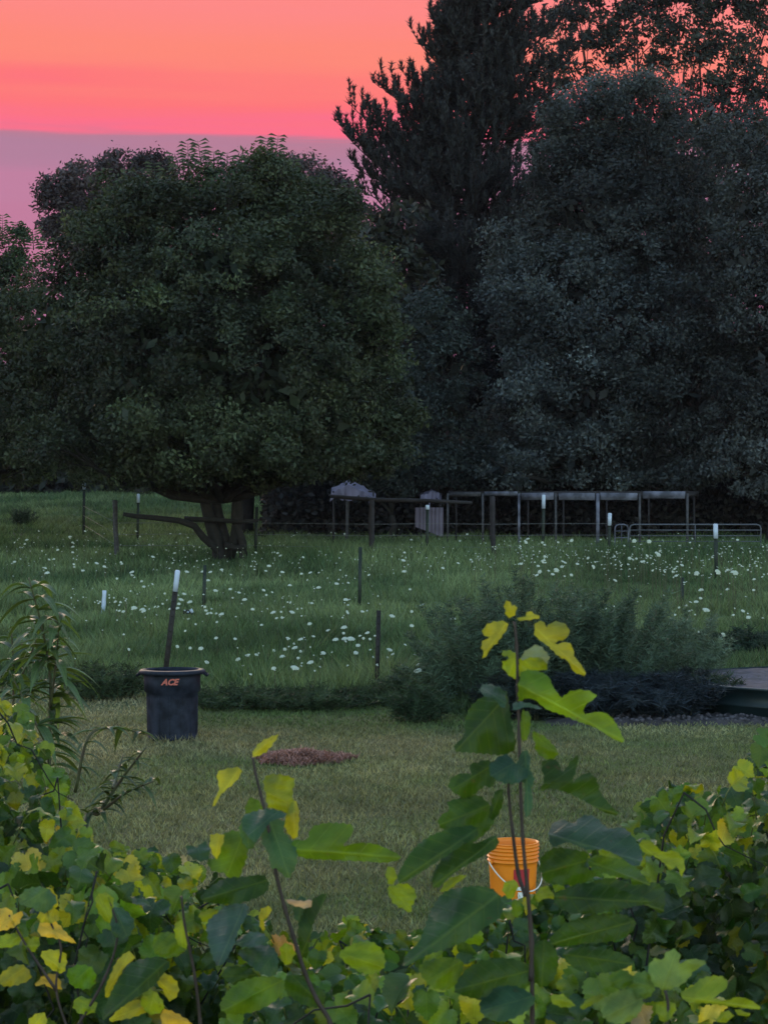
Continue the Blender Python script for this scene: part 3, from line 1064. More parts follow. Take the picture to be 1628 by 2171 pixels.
post_between('steel_post', 'steel post with white cap in front of the tube gate', (1516, 1112), 1518, 1235, M['tpost'], 0.05, cap=0.36, r_cap=0.06)
post_between('marker_post', 'short white post standing in the meadow left of the bin', (222, 1252), 219, 1304, M['white'], 0.042, cat='marker post', wood=True)
post_between('wooden_post', 'grey round wooden post left of the low limb', (244, 1060), 248, 1188, M['post_wood'], 0.08, wood=True)
post_between('wooden_post', 'pale edged wooden post beneath the folded tarp', (738, 1014), 735, 1150, M['post_wood'], 0.06, wood=True)
post_between('wooden_post', 'thick dark wooden post at the meadow edge left of the pale sheet', (788, 1060), 787, 1192, M['darkwood'], 0.085, wood=True)
post_between('wooden_post', 'dark wooden post between two pale shelter posts', (1044, 1052), 1046, 1192, M['darkwood'], 0.07, wood=True)

# strands of fence wire strung past the posts
mb = MB()
for hgt in (0.45, 0.8, 1.15):
    pts = []
    for px, py in ((178, 1138), (248, 1188), (432, 1187), (541, 1188), (787, 1192), (905, 1190), (1046, 1192), (1150, 1190), (1290, 1190)):
        p = G(px, py); p.z += hgt; pts.append(p)
    mb.tube(pts, 0.006, 4)
tag(mb.build('fence_wire', M['wire']), 'thin wire strands running across the forked trunk between posts', 'fence wire')

# dark rail of the corner brace
a, b_ = G(700, 1176), G(1000, 1182)
mb = MB()
a.z = W(690, 1052, a.y).z; b_.z = W(1010, 1066, b_.y).z
mb.tube([a, a.lerp(b_, 0.35) - Vector((0, 0, 0.05)), a.lerp(b_, 0.7), b_], [0.06, 0.07, 0.065, 0.05], 8)
tag(mb.build('brace_pole', M['darkwood']), 'long dark pole lying level between wooden posts left of the shelter', 'pole')


# open shelter with pale top boards
def shelter():
    d0, d1 = 72.0, 76.5
    xs = [950, 1022, 1100, 1177, 1265, 1355, 1456]
    o = W(1200, 1045, d0); o.z = float(terr(d0))
    root = thing('open_shelter', 'open post shelter with pale top boards under the trees', 'shelter', None, o)
    def P(px, py, d): return W(px, py, d) - o
    tops = []
    for i, x in enumerate(xs):
        d = d0 + (3.0 - 3.0 * min(i, 3) / 3)
        t = P(x, 1046, d); b = Vector((t.x + random.uniform(-0.05, 0.05), t.y, -0.1))
        m = MB()
        m.box((t + b) / 2, (0.075 if i != 4 else 0.11, 0.08, t.z + 0.1))
        m.build('post', M['rail'] if i in (2, 4) else M['post_wood'], root)
        tops.append(t)
    for i in range(len(tops) - 1):
        a, b = tops[i], tops[i + 1]
        gap = 0.10
        u = (b - a).normalized()
        a2, b2 = a + u * gap, b - u * gap * 0.8
        c = (a2 + b2) / 2
        ang = math.atan2(u.y, u.x)
        m = MB()
        hgt = 0.24 if i > 1 else 0.14
        m.box(c + Vector((0, -0.08, -hgt / 2 + 0.04 + random.uniform(-0.03, 0.03))), ((b2 - a2).length, 0.03, hgt), Matrix.Rotation(ang, 3, 'Z') @ Matrix.Rotation(random.uniform(-0.012, 0.012), 3, 'Y'))
        m.build('top_board', M['rail'] if i > 0 else M['post_wood'], root)
    for i, x in enumerate(xs):
        t = P(x + 18, 1050, d1); b = Vector((t.x + random.uniform(-0.15, 0.15), t.y, -0.1))
        m = MB(); m.box((t + b) / 2, (0.06, 0.06, t.z + 0.1)); m.build('post', M['darkwood'], root)
        m = MB(); m.tube([tops[i] + Vector((0, 0.06, -0.06)), t + Vector((0, 0, 0.02))], 0.05, 6); m.build('rafter', M['darkwood'], root)
    m = MB(); m.box((P(950, 1046, d1) + P(1480, 1046, d1)) / 2, ((P(1480, 1046, d1) - P(950, 1046, d1)).length, 0.08, 0.16)); m.build('back_rail', M['darkwood'], root)


shelter()


def tube_gate(label, x0, x1, ytop, ybase, bars, mat):
    b = G(x0, ybase)
    root = thing('tube_gate', label, 'gate', None, b)
    p = W(x1, ytop, b.y)
    w, h = p.x - b.x, p.z - b.z
    m = MB(); r = 0.022
    loop = [(0, 0.15), (0, h - 0.12), (0.04, h - 0.03), (0.14, h), (w - 0.14, h), (w - 0.04, h - 0.03), (w, h - 0.12), (w, 0.15), (0, 0.15)]
    m.tube([(x, 0, z) for x, z in loop], r, 8)
    m.build('frame', mat, root, smooth=True)
    for k in range(bars):
        m = MB(); z = 0.15 + (h - 0.15) * (k + 1) / (bars + 1)
        m.tube([(r, 0, z), (w - r, 0, z)], 0.016, 6)
        m.build('crossbar', mat, root, smooth=True)
    m = MB(); m.tube([(w * 0.5, 0, 0.18), (w * 0.5, 0, h - r)], 0.016, 6); m.build('upright', mat, root)


tube_gate('small grey tube gate with rounded corners under the shelter', 1303, 1331, 1112, 1178, 3, M['rail'])
tube_gate('long dim tube gate with rounded corners at right of shelter', 1334, 1612, 1112, 1182, 4, M['tube'])

# pale metal sheet leaning in the brush
b = G(900, 1166)
root_m = MB()
n = 24
vs, fs = [], []
w_, h_ = 0.95, 1.0
p0 = W(880, 1076, b.y); 
for i in range(n + 1):
    for j in range(2):
        x = w_ * i / n
        zt = 1.0 if j else 0.0
        vs.append((x, 0.04 * math.cos(i * 1.9) + 0.25 * (1 - zt), zt * h_ - (0.35 * (1 - i / n) * -1 if j == 0 else 0)))
for i in range(n):
    fs.append((2 * i, 2 * i + 2, 2 * i + 3, 2 * i + 1))
vs2 = [(x, y + 0.012, z) for x, y, z in vs]
nv = len(vs)
root_m.add(vs + vs2, fs + [(d_ + nv, c_ + nv, b2 + nv, a_ + nv) for a_, b2, c_, d_ in fs])
o = root_m.build('metal_sheet', M['sheet'])
o.location = (p0.x, b.y, p0.z - 1.0)
tag(o, 'pale lilac ribbed metal sheet standing in the brush', 'metal sheet')


# tarp draped over a hidden frame
def tarp(label, px, py, d, w, h, seed, slope):
    rr = np.random.default_rng(seed)
    nx, ny = 18, 8
    c = W(px, py, d)
    vs, fs = [], []
    for j in range(ny + 1):
        for i in range(nx + 1):
            u, v = i / nx * 2 - 1, j / ny
            z = h * (1.05 - abs(u - slope) * 1.0) * 0.8 - v * h * 0.35 + rr.normal(0, 0.02)
            vs.append((u * w / 2, -v * 0.9 + rr.normal(0, 0.03), z))
    for j in range(ny):
        for i in range(nx):
            a = j * (nx + 1) + i
            fs.append((a, a + 1, a + nx + 2, a + nx + 1))
    # hanging edges down to the ground give it body
    m = MB()
    m.add(vs, fs)
    front = [vs[ny * (nx + 1) + i] for i in range(nx + 1)]
    low = [(x + rr.normal(0, 0.03), y - 0.12 + rr.normal(0, 0.05), -0.25 + rr.normal(0, 0.08)) for x, y, z in front]
    m.add(front + low, [(i, i + 1, i + nx + 2, i + nx + 1) for i in range(nx)])
    o = m.build('tarp', M['tarp'], smooth=True)
    o.location = c
    tag(o, label, 'tarp')
    frame = MB()
    for sx in (-0.45, 0.45):
        for sy in (0.05, -0.85):
            frame.tube([(sx * w, sy, float(terr(d)) - c.z), (sx * w, sy, 0.02)], 0.03, 6)
    frame.tube([(-0.45 * w, -0.4, 0.0), (0.45 * w, -0.4, 0.0)], 0.03, 6)
    f = frame.build('frame', M['darkwood'], o)


tarp('pale violet tarp slung over a frame below the round tree', 750, 1042, 74.0, 1.5, 0.5, 3, -0.2)
tarp('small pale tarp scrap left of the shelter boards', 912, 1047, 77.0, 0.75, 0.17, 5, 0.1)


def brush_pile(label, px, py, w, h, n, seed, cols):
    rr = random.Random(seed)
    b = G(px, py)
    m = MB()
    for i in range(n):
        x = rr.gauss(0, w * 0.25); y = rr.uniform(-0.5, 0.5)
        z = abs(rr.gauss(0, h * 0.45)) * math.exp(-(x / (w * 0.5)) ** 2)
        L = rr.uniform(0.3, 1.0)
        a = Vector((rr.uniform(-1, 1), rr.uniform(-1, 1), rr.uniform(-0.5, 0.8))).normalized() * L
        p = Vector((x, y, max(0.02, z)))
        q = p + a; q.z = max(q.z, 0.02)
        m.tube([p, (p + q) / 2 + Vector((rr.uniform(-.08, .08), 0, rr.uniform(-.05, .1))), q], [0.022, 0.018, 0.006], 4, col=cols[rr.randrange(len(cols))])
    o = m.build('brush_pile', M['straw'])
    o.location = b
    tag(o, label, 'brush pile')


brush_pile('tangle of pale dead sticks below the violet tarp', 700, 1130, 4.0, 1.5, 480, 4, [(0.20, 0.15, 0.16), (0.12, 0.09, 0.1), (0.28, 0.23, 0.28)])
brush_pile('low dim tangle of sticks behind the shelter posts', 1060, 1128, 5.0, 0.9, 300, 5, [(0.12, 0.1, 0.12), (0.2, 0.17, 0.2)])
brush_pile('dim dead stick tangle behind the long tube gate', 1520, 1125, 5.0, 1.9, 360, 6, [(0.12, 0.09, 0.1), (0.18, 0.13, 0.14)])


# ------------------------------------------------------------------ meadow flowers
def flower_mesh(seed, big=1.0, h=0.42, tilt=0.7):
    rr = random.Random(seed)
    m = MB()
    T = Matrix.Rotation(tilt, 3, 'X')
    neck = Vector((0, -0.01, h - 0.03))
    m.tube([(0, 0, 0), (0.012, 0.004, h * 0.5), tuple(neck)], [0.004, 0.003, 0.002], 4, mi=1)
    # compound umbel: many small florets on a domed head
    for k in range(36):
        a = k * 2.39996
        r = 0.034 * math.sqrt((k + 0.5) / 36) * big
        c = neck + T @ Vector((r * math.cos(a), r * math.sin(a), 0.034 - r * r * 9 / big))
        s = 0.0080 * big * rr.uniform(0.7, 1.2)
        nrm = (T @ Vector((r * math.cos(a) * 8, r * math.sin(a) * 8, 1))).normalized()
        t = nrm.cross(Vector((math.sin(a), math.cos(a), 0.2))).normalized(); b2 = nrm.cross(t)
        ring = [tuple(c + (t * math.cos(q * math.pi / 3) + b2 * math.sin(q * math.pi / 3)) * s) for q in range(6)]
        top = tuple(c + nrm * s * 0.8)
        m.add(ring + [top], [(q, (q + 1) % 6, 6) for q in range(6)], 0)
        if k % 3 == 0:
            m.tube([tuple(neck), tuple(c)], 0.0012, 3, mi=1)
    return m.build('wildflower', [M['petal'], M['green_stem']])


fl_proto = [flower_mesh(1, 0.9), flower_mesh(2, 1.25, tilt=0.5), flower_mesh(3, 0.65, tilt=1.0), flower_mesh(4, 0.9, 0.85, 0.6), flower_mesh(5, 1.3, 0.85, 1.0), flower_mesh(6, 0.7, 0.85, 0.3)]
fl_h = [0.42] * 3 + [0.85] * 3
used = set()
zones = [   # x0,x1,y0,y1,count,zmin,zmax,label
    (20, 400, 1120, 1215, 44, 0.35, 0.6, 'small white wildflower in the meadow left of the forked trunk'),
    (540, 1000, 1115, 1215, 34, 0.35, 0.6, 'small white wildflower between the forked trunk and the shelter'),
    (200, 420, 1215, 1300, 22, 0.35, 0.5, 'small white wildflower between white marker post and thin green post'),
    (430, 620, 1205, 1300, 24, 0.35, 0.5, 'small white wildflower in front of the forked trunk'),
    (600, 790, 1215, 1420, 34, 0.3, 0.5, 'small white wildflower around the thin green post in the meadow'),
    (360, 600, 1300, 1420, 18, 0.3, 0.45, 'small white wildflower in the near meadow just right of the bin'),
    (820, 1000, 1230, 1420, 16, 0.3, 0.5, 'small white wildflower in the meadow right of the dark steel post'),
    (1090, 1300, 1140, 1225, 40, 0.6, 1.0, 'tall white wildflower under the left half of the shelter'),
    (1300, 1620, 1140, 1232, 48, 0.6, 1.1, 'tall white wildflower in front of the tube gates'),
    (1200, 1620, 1240, 1350, 14, 0.4, 0.6, 'white wildflower in the meadow above the water tank'),
]
grp = 'white wildflowers scattered over the meadow'
fi = 0
rf = random.Random(5)
for x0, x1, y0, y1, cnt, za, zb, lab in zones:
    for k in range(cnt):
        px, py = rf.uniform(x0, x1), y0 + (y1 - y0) * rf.random()
        z = rf.uniform(za, zb)
        p = G(px, py, z)
        
        pi_ = rf.randrange(3) + (3 if z > 0.62 else 0)
        src = fl_proto[pi_]
        o = src.copy() if pi_ in used else src
        if pi_ in used: COL.objects.link(o)
        used.add(pi_)
        s = z / fl_h[pi_]
        o.location = (p.x, p.y, float(terr(p.y)))
        o.scale = (s, s, s)
        o.rotation_euler = (0, 0, rf.uniform(-0.9, 0.9))
        # tilt towards the light is slight
        o['label'] = lab; o['category'] = 'wildflower'; o['group'] = grp
        fi += 1
print('flowers', fi)
# the many smaller heads between them
m = MB()
sx = []
for x0, x1, y0, y1, cnt, za, zb in ((0, 420, 1100, 1230, 170, 0.3, 0.6), (420, 1010, 1110, 1235, 210, 0.3, 0.6), (150, 830, 1225, 1330, 120, 0.3, 0.5), (500, 900, 1330, 1440, 40, 0.3, 0.45),
                                    (1000, 1340, 1135, 1215, 150, 0.5, 1.0), (1280, 1628, 1130, 1240, 240, 0.5, 1.1), (1080, 1628, 1235, 1340, 50, 0.3, 0.6), (40, 330, 1330, 1400, 14, 0.3, 0.5)):
    for k in range(cnt):
        px, py, z = rf.uniform(x0, x1), rf.triangular(y0, y1, (y0 + y1) / 2), rf.uniform(za, zb)
        p = G(px, py, z)
        c = Vector(p); g0 = float(terr(p.y))
        rad = rf.uniform(0.010, 0.027)
        T = Matrix.Rotation(rf.uniform(0.1, 1.2), 3, 'X') @ Matrix.Rotation(rf.uniform(-0.5, 0.5), 3, 'Y')
        ring = [tuple(c + T @ Vector((math.cos(q * math.pi / 3.5) * rad * rf.uniform(0.6, 1.2), math.sin(q * math.pi / 3.5) * rad * rf.uniform(0.6, 1.2), -rad * 0.3))) for q in range(7)]
        m.add(ring + [tuple(c + T @ Vector((0, 0, rad * 0.3)))], [(q, (q + 1) % 7, 7) for q in range(7)], 0)
        m.tube([(c.x, c.y, g0), tuple(c - Vector((0, 0, 0.005)))], 0.003, 3, mi=1, cap=False)
tag(m.build('small_wildflowers', [M['petal'], M['green_stem']]), 'small pale wildflower heads speckling the meadow between the larger ones', 'wildflowers', kind='stuff')


# ------------------------------------------------------------------ bin
def bin_():
    b = G(366, 1566)
    s = 1.0
    root = thing('garbage_bin', 'tall dark blue green plastic garbage bin on the lawn edge', 'bin', None, b)
    H, Rb, Rt = 0.685, 0.246, 0.272
    dent = lambda a, z: 0.012 * math.sin(2 * a + 1) + 0.006 * math.sin(5 * a + z * 8)
    prof = [(0.0, 0.0), (Rb * 0.96, 0.0), (Rb, 0.02)]
    for i in range(9):
        t = i / 8
        prof.append((Rb + (Rt - 0.018 - Rb) * t, 0.02 + (H - 0.24) * t))
    prof += [(Rt + 0.004, H - 0.205), (Rt + 0.006, H - 0.02), (Rt - 0.012, H - 0.012), (Rt - 0.014, H - 0.2)]
    for i in range(5):
        t = i / 4
        prof.append((Rt - 0.03 - (Rt - Rb) * t, (H - 0.235) * (1 - t) + 0.03))
    prof.append((0.0, 0.03))
    m = MB(); m.lathe(prof, 56, wob=dent); m.build('body', M['can'], root, smooth=True)
    m = MB()
    m.lathe([(Rt - 0.010, H - 0.008), (Rt + 0.012, H - 0.030), (Rt + 0.052, H - 0.034), (Rt + 0.056, H - 0.012), (Rt + 0.040, H + 0.006), (Rt - 0.008, H + 0.010), (Rt - 0.010, H - 0.008)],
            56, wob=dent)
    m.build('rim', M['can'], root, smooth=True)
    for sx in (-1, 1):
        m = MB()
        m.tube([(sx * (Rt + 0.045), -0.055, H - 0.028), (sx * (Rt + 0.075), -0.045, H - 0.05), (sx * (Rt + 0.078), 0.045, H - 0.05), (sx * (Rt + 0.045), 0.055, H - 0.028)], 0.014, 8)
        m.build('handle', M['can'], root, smooth=True)
    for k in range(16):
        an = 2 * math.pi * k / 16
        m_ = Matrix.Rotation(an, 3, 'Z')
    m = MB()
    for k in range(14):
        an = 2 * math.pi * (k + 0.5) / 14
        c0 = 1 + dent(an, 0.1); c1 = 1 + dent(an, H - 0.2)
        m.tube([((Rb + 0.001) * math.cos(an) * c0, (Rb + 0.001) * math.sin(an) * c0, 0.05), ((Rt - 0.019) * math.cos(an) * c1, (Rt - 0.019) * math.sin(an) * c1, H - 0.24)], 0.0028, 6)
    m.build('ribs', M['can'], root, smooth=True)
    # printed word wrapped on the collar
    cu = bpy.data.curves.new('print', 'FONT')
    cu.body = 'ACE'
    cu.size = 0.082
    cu.shear = 0.35
    cu.offset = 0.0035
    cu.resolution_u = 3
    tmp = bpy.data.objects.new('print', cu); COL.objects.link(tmp)
    bpy.context.view_layer.update()
    me = bpy.data.meshes.new_from_object(tmp.evaluated_get(bpy.context.evaluated_depsgraph_get()))
    bpy.data.objects.remove(tmp)
    xs = [v.co.x for v in me.vertices]
    cx = (min(xs) + max(xs)) / 2
    for v in me.vertices:
        a = -math.pi / 2 + (v.co.x - cx) / Rt + 0.02
        r = (Rt + 0.006) * (1 + dent(a, H - 0.1)) + 0.004
        z = H - 0.125 + v.co.y
        v.co = Vector((r * math.cos(a), r * math.sin(a), z))
    me.materials.clear(); me.materials.append(M['can_logo'])
    o = bpy.data.objects.new('print', me); COL.objects.link(o); o.parent = root


bin_()

# small black and white scrap on the meadow
p = G(397, 1296, 0.25)
rt = thing('cloth_scrap', 'tiny black and white scrap hanging right of the leaning capped post', 'scrap', None, (p.x, p.y, 0))
m = MB()
m.tube([(0, 0, 0), (0.01, 0, 0.3)], 0.006, 5); m.build('stake', M['tpost'], rt)
m = MB()
for k in range(6):
    m.box((-0.05 + 0.03 * k, 0.01 * (k % 2), 0.25 + 0.02 * math.sin(k * 2.2)), (0.035, 0.02, 0.07), Matrix.Rotation(k * 0.7, 3, 'Y'))
m.build('dark_cloth', M['black'], rt)
m = MB(); m.box((0.085, -0.01, 0.27), (0.05, 0.03, 0.075), Matrix.Rotation(-0.5, 3, 'Y')); m.box((0.02, -0.02, 0.25), (0.03, 0.02, 0.03), Matrix.Rotation(0.4, 3, 'Y')); m.build('white_patch', M['white'], rt)


# ------------------------------------------------------------------ bucket
def bucket():
    b = G(1087, 1915)
    root = thing('orange_bucket', 'orange ribbed plastic bucket on the lawn behind the stems', 'bucket', None, b)
    H = 0.37; Rb, Rt = 0.131, 0.150
    prof = [(0, 0), (Rb - 0.006, 0), (Rb, 0.008)]
    zt = H
    rings = [0.262, 0.285, 0.308, 0.331, 0.352]
    zs = [0.06, 0.12, 0.18, 0.235]
    for z in zs: prof.append((Rb + (Rt - Rb) * z / H, z))
    for z in rings:
        r = Rb + (Rt - Rb) * z / H
        prof += [(r, z - 0.005), (r + 0.009, z - 0.003), (r + 0.009, z + 0.002), (r, z + 0.004)]
    prof += [(Rt, H - 0.006), (Rt + 0.005, H - 0.004), (Rt + 0.005, H), (Rt - 0.003, H), (Rt - 0.006, H - 0.02), (Rb - 0.006, 0.012), (0, 0.010)]
    m = MB(); m.lathe(prof, 56); m.build('body', M['bucket'], root, smooth=False)
    ha = 0.55
    for an in (ha, ha + math.pi):
        m = MB()
        c = Vector(((Rt + 0.004) * math.cos(an), (Rt + 0.004) * math.sin(an), 0.262))
        m.tube([c * 0.98, c + Vector((math.cos(an) * 0.014, math.sin(an) * 0.014, 0))], 0.014, 12)
        m.build('handle_ear', M['bucket'], root, smooth=False)
    m = MB()
    pts = []
    for i in range(25):
        t = math.pi * i / 24
        R_ = Rt + 0.022
        pts.append((-math.cos(ha) * R_ * math.cos(t) + math.sin(ha) * R_ * math.sin(t), -math.sin(ha) * R_ * math.cos(t) - math.cos(ha) * R_ * math.sin(t), 0.262 - math.sin(t) * 0.165))
    m.tube(pts, 0.0042, 8); m.build('bail_handle', M['bail'], root, smooth=True)
    # printed red label with white band
    def wrap(name, a0, a1, z0, z1, mat, lift):
        m = MB(); vs, fs = [], []
        n = 10
        for i in range(n + 1):
            a = a0 + (a1 - a0) * i / n
            for z in (z0, z1):
                r = Rb + (Rt - Rb) * z / H + lift
                vs.append((r * math.cos(a), r * math.sin(a), z))
        for i in range(n): fs.append((2 * i, 2 * i + 2, 2 * i + 3, 2 * i + 1))
        m.add(vs, fs); m.build(name, mat, root)
    wrap('red_label', -1.60, -0.90, 0.125, 0.225, M['red'], 0.002)
    wrap('white_label', -1.50, -1.05, 0.100, 0.122, M['whiteprint'], 0.002)
    wrap('white_label', -1.42, -1.12, 0.05, 0.09, M['whiteprint'], 0.002)


bucket()


# ------------------------------------------------------------------ tank, soil bed, straw
def tank():
    r = 1.72
    f = W(1840, 1508, 22.95)
    root = thing('water_tank', 'round dark green tank with pale lilac surface at the right edge of the lawn', 'water tank', None, (f.x, f.y + r, 0))
    H = 0.345
    m = MB()
    m.lathe([(0, 0), (r - 0.02, 0), (r, 0.03), (r, 0.12), (r + 0.010, 0.13), (r + 0.010, 0.15), (r, 0.16), (r + 0.002, H - 0.035), (r + 0.02, H - 0.028), (r + 0.02, H - 0.004), (r - 0.01, H), (r - 0.015, 0.05), (0, 0.05)], 96)
    m.build('wall', M['tank'], root, smooth=False)
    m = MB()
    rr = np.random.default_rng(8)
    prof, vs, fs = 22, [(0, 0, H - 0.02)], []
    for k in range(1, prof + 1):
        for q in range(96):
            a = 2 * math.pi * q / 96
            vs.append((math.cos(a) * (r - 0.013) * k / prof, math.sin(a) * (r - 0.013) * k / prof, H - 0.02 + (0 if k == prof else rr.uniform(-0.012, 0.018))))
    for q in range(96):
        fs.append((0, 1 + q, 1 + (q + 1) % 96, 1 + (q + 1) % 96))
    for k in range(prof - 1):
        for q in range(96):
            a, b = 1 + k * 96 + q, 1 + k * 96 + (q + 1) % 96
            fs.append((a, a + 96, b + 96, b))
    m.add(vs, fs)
    m.build('surface', M['tank_top'], root)


tank()
m = MB()
rr = np.random.default_rng(3)
e0 = G(1150, 1538); e1 = G(1900, 1538)
nx, ny = 90, 10
vs, fs = [], []
for j in range(ny + 1):
    for i in range(nx + 1):
        x = e0.x + (e1.x - e0.x) * i / nx
        y = 22.75 + 1.1 * j / ny
        edge = min(i, nx - i, j * 3, (ny - j) * 3) / 6
        vs.append((x, y + rr.normal(0, 0.01), -0.01 + min(edge, 1) * (0.05 + rr.normal(0, 0.012))))
for j in range(ny):
    for i in range(nx):
        a = j * (nx + 1) + i
        fs.append((a, a + 1, a + nx + 2, a + nx + 1))
m.add(vs, fs)
tag(m.build('soil_strip', M['soil'], smooth=True), kind='structure')
# pebbles on it
m = MB()
for k in range(160):
    x = rr.uniform(e0.x + 0.3, 4.3); y = rr.uniform(22.85, 23.6); s = rr.uniform(0.01, 0.03)
    m.lathe([(0, s * 0.8), (s * 0.7, s * 0.5), (s, 0), (s * 0.8, -s * .5)], 6, center=(x, y, 0.05), col=(0.16, 0.14, 0.17))
tag(m.build('gravel', simple_mat('pale_stone', (0.06, 0.052, 0.065), 0.9, 0.3, 20)), 'pale gravel bits on the dark soil strip', 'gravel', kind='stuff')

# heap of dry clippings on the lawn
c = G(640, 1612)
n = 6000
an = rng.random(n) * 2 * math.pi; rad = np.sqrt(rng.random(n))
ed = 1 + 0.22 * np.sin(an * 3 + 1) * 0.5 + 0.12 * np.sin(an * 7)
x = c.x + np.cos(an) * rad * 0.43 * ed; y = c.y + np.sin(an) * rad * 0.42 * ed
prof_h = 0.065 * np.clip(1 - rad ** 2, 0, 1) * (0.5 + vnoise(x * 1 + 9, y, 0.18, 7)) + 0.005
z = prof_h * rng.random(n) ** 0.4 + 0.004
L_ = rng.uniform(0.03, 0.09, n); th = rng.random(n) * 2 * math.pi
dx = np.stack([np.cos(th), np.sin(th), rng.normal(0, 0.45, n)], 1) * L_[:, None] / 2
sd = np.stack([-np.sin(th), np.cos(th), np.zeros(n)], 1) * 0.0035
cen = np.stack([x, y, z + 0.01], 1)
v = np.stack([cen - dx - sd, cen - dx + sd, cen + dx + sd, cen + dx - sd], 1).astype(np.float32)
v[:, :, 2] = np.maximum(v[:, :, 2], 0.004)
cc = np.array([0.30, 0.150, 0.125]) * rng.uniform(0.5, 1.35, (n, 1))
m = MB(); m.add(v.reshape(-1, 3), np.arange(4 * n).reshape(-1, 4), 0, np.repeat(cc, 4, 0))
# mound body under the straw
vs, fs = [(c.x, c.y, 0.045)], []
for k in range(30):
    a_ = 2 * math.pi * k / 30
    for q, (r_, zz) in enumerate(((0.20, 0.028), (0.33, 0.010), (0.38, -0.003))):
        vs.append((c.x + math.cos(a_) * r_, c.y + math.sin(a_) * r_, zz))
for k in range(30):
    a_, b2 = 1 + 3 * k, 1 + 3 * ((k + 1) % 30)
    fs.append((0, a_, b2, b2)); fs.append((a_, a_ + 1, b2 + 1, b2)); fs.append((a_ + 1, a_ + 2, b2 + 2, b2 + 1))
m.add(vs, fs, 0, np.array([0.17, 0.085, 0.065]))
tag(m.build('straw_heap', M['straw']), 'flat reddish brown heap of dry clippings on the lawn', 'straw heap')


# ------------------------------------------------------------------ weed clumps behind the lawn
def feather_clump(name, label, px, base_y, w, h, n, col, lean=0.25, leafl=0.10, droop=0.0, stems=60, cat='weed clump', group=None, blade=0.006):
    b = G(px, base_y)
    root = thing(name, label, cat, group, b)
    st, lf = MB(), MB()
    V, C = [], []
    for s in range(stems):
        a = random.uniform(0, 2 * math.pi); rr_ = math.sqrt(random.random())
        x0, y0 = math.cos(a) * rr_ * w * 0.35, math.sin(a) * rr_ * w * 0.3
        hh = h * random.uniform(0.5, 1.05) * (1 - 0.35 * rr_ ** 2)
        lx, ly = math.cos(a) * rr_ * w * 0.2 + random.gauss(0, lean * 0.3), math.sin(a) * rr_ * w * 0.2 + random.gauss(0, lean * 0.3)
        pts = []
        for i in range(6):
            t = i / 5
            pts.append(Vector((x0 + lx * t * t * 1.3, y0 + ly * t * t * 1.3, hh * (t - droop * t ** 3))))
        st.tube(pts, [0.006, 0.005, 0.004, 0.003, 0.002, 0.001], 3, cap=False)
        k = n // stems
        t = rng.uniform(0.12, 1, k) ** 0.8
        P = np.array([tuple(p) for p in pts])
        idx = np.clip((t * 5).astype(int), 0, 4); fr = t * 5 - idx
        cen = P[idx] * (1 - fr[:, None]) + P[idx + 1] * fr[:, None]
        dr = rand_dirs(k); dr[:, 2] = dr[:, 2] * 0.6 + 0.35 - droop
        spread = (0.05 + 0.11 * (1 - t))[:, None]
        cen = cen + rand_dirs(k) * spread * rng.random((k, 1))
        sdv = np.cross(dr, rand_dirs(k)); sdv /= np.linalg.norm(sdv, axis=1, keepdims=True) + 1e-9
        ll = leafl * rng.uniform(0.5, 1.3, (k, 1))
        V.append(np.stack([cen - sdv * blade, cen + sdv * blade, cen + dr * ll], 1))
        C.append(np.array(col) * rng.uniform(0.55, 1.4, (k, 1)) * random.uniform(0.8, 1.2))
    V = np.concatenate(V).astype(np.float32); C = np.concatenate(C)
    V[:, :, 2] = np.maximum(V[:, :, 2], 0.0)
    lf.add(V.reshape(-1, 3), np.arange(len(V) * 3).reshape(-1, 3), 0, np.repeat(C, 3, 0))
    lf.build('foliage', M['blade'], root)
    st.build('stems', M['green_stem'], root)


fc = feather_clump
fc('feathery_weed', 'tall feathery blue green weed clump left of the mulberry tip', 1010, 1500, 1.6, 1.40, 24000, (0.075, 0.115, 0.082), stems=70)
fc('feathery_weed', 'highest feathery weed clump, straight behind the mulberry tip', 1130, 1500, 1.8, 1.58, 30000, (0.075, 0.110, 0.080), stems=80)
fc('feathery_weed', 'feathery weed clump just right of the mulberry top leaves', 1270, 1500, 1.8, 1.45, 28000, (0.066, 0.102, 0.076), stems=75)
fc('feathery_weed', 'paler feathery weed clump between drooping dark shrubs and tank', 1440, 1470, 1.4, 1.08, 20000, (0.115, 0.160, 0.118), stems=60)
fc('drooping_shrub', 'drooping blue black shrub low behind the long mulberry leaf', 1260, 1520, 1.2, 0.72, 16000, (0.022, 0.030, 0.042), droop=0.35, stems=70, leafl=0.16, cat='shrub')
fc('drooping_shrub', 'drooping blue black shrub next to the water tank', 1390, 1520, 1.3, 0.72, 17000, (0.022, 0.030, 0.044), droop=0.35, stems=70, leafl=0.16, cat='shrub')
fc('drooping_shrub', 'dark shrub hidden behind the mulberry stem at the soil strip', 1120, 1522, 1.0, 0.62, 12000, (0.024, 0.034, 0.034), droop=0.2, stems=60, leafl=0.12, cat='shrub')
fc('drooping_shrub', 'dark bush hanging over the back rim of the tank', 1590, 1392, 1.5, 0.55, 13000, (0.030, 0.050, 0.036), droop=0.2, stems=60, leafl=0.12, cat='shrub')
fc('drooping_shrub', 'dark shrub leaning over the left rim of the round tank', 1478, 1500, 0.8, 0.62, 12000, (0.022, 0.030, 0.036), droop=0.3, stems=60, leafl=0.14, cat='shrub')
fc('weed_clump', 'dark weeds crowding the left side of the round tank', 1510, 1512, 0.6, 0.46, 8000, (0.034, 0.052, 0.036), stems=45, leafl=0.09)
fc('weed_clump', 'dark low weed clump at the lawn edge left of the mulberry leaves', 885, 1530, 0.62, 0.42, 7000, (0.034, 0.058, 0.034), stems=50, leafl=0.08)
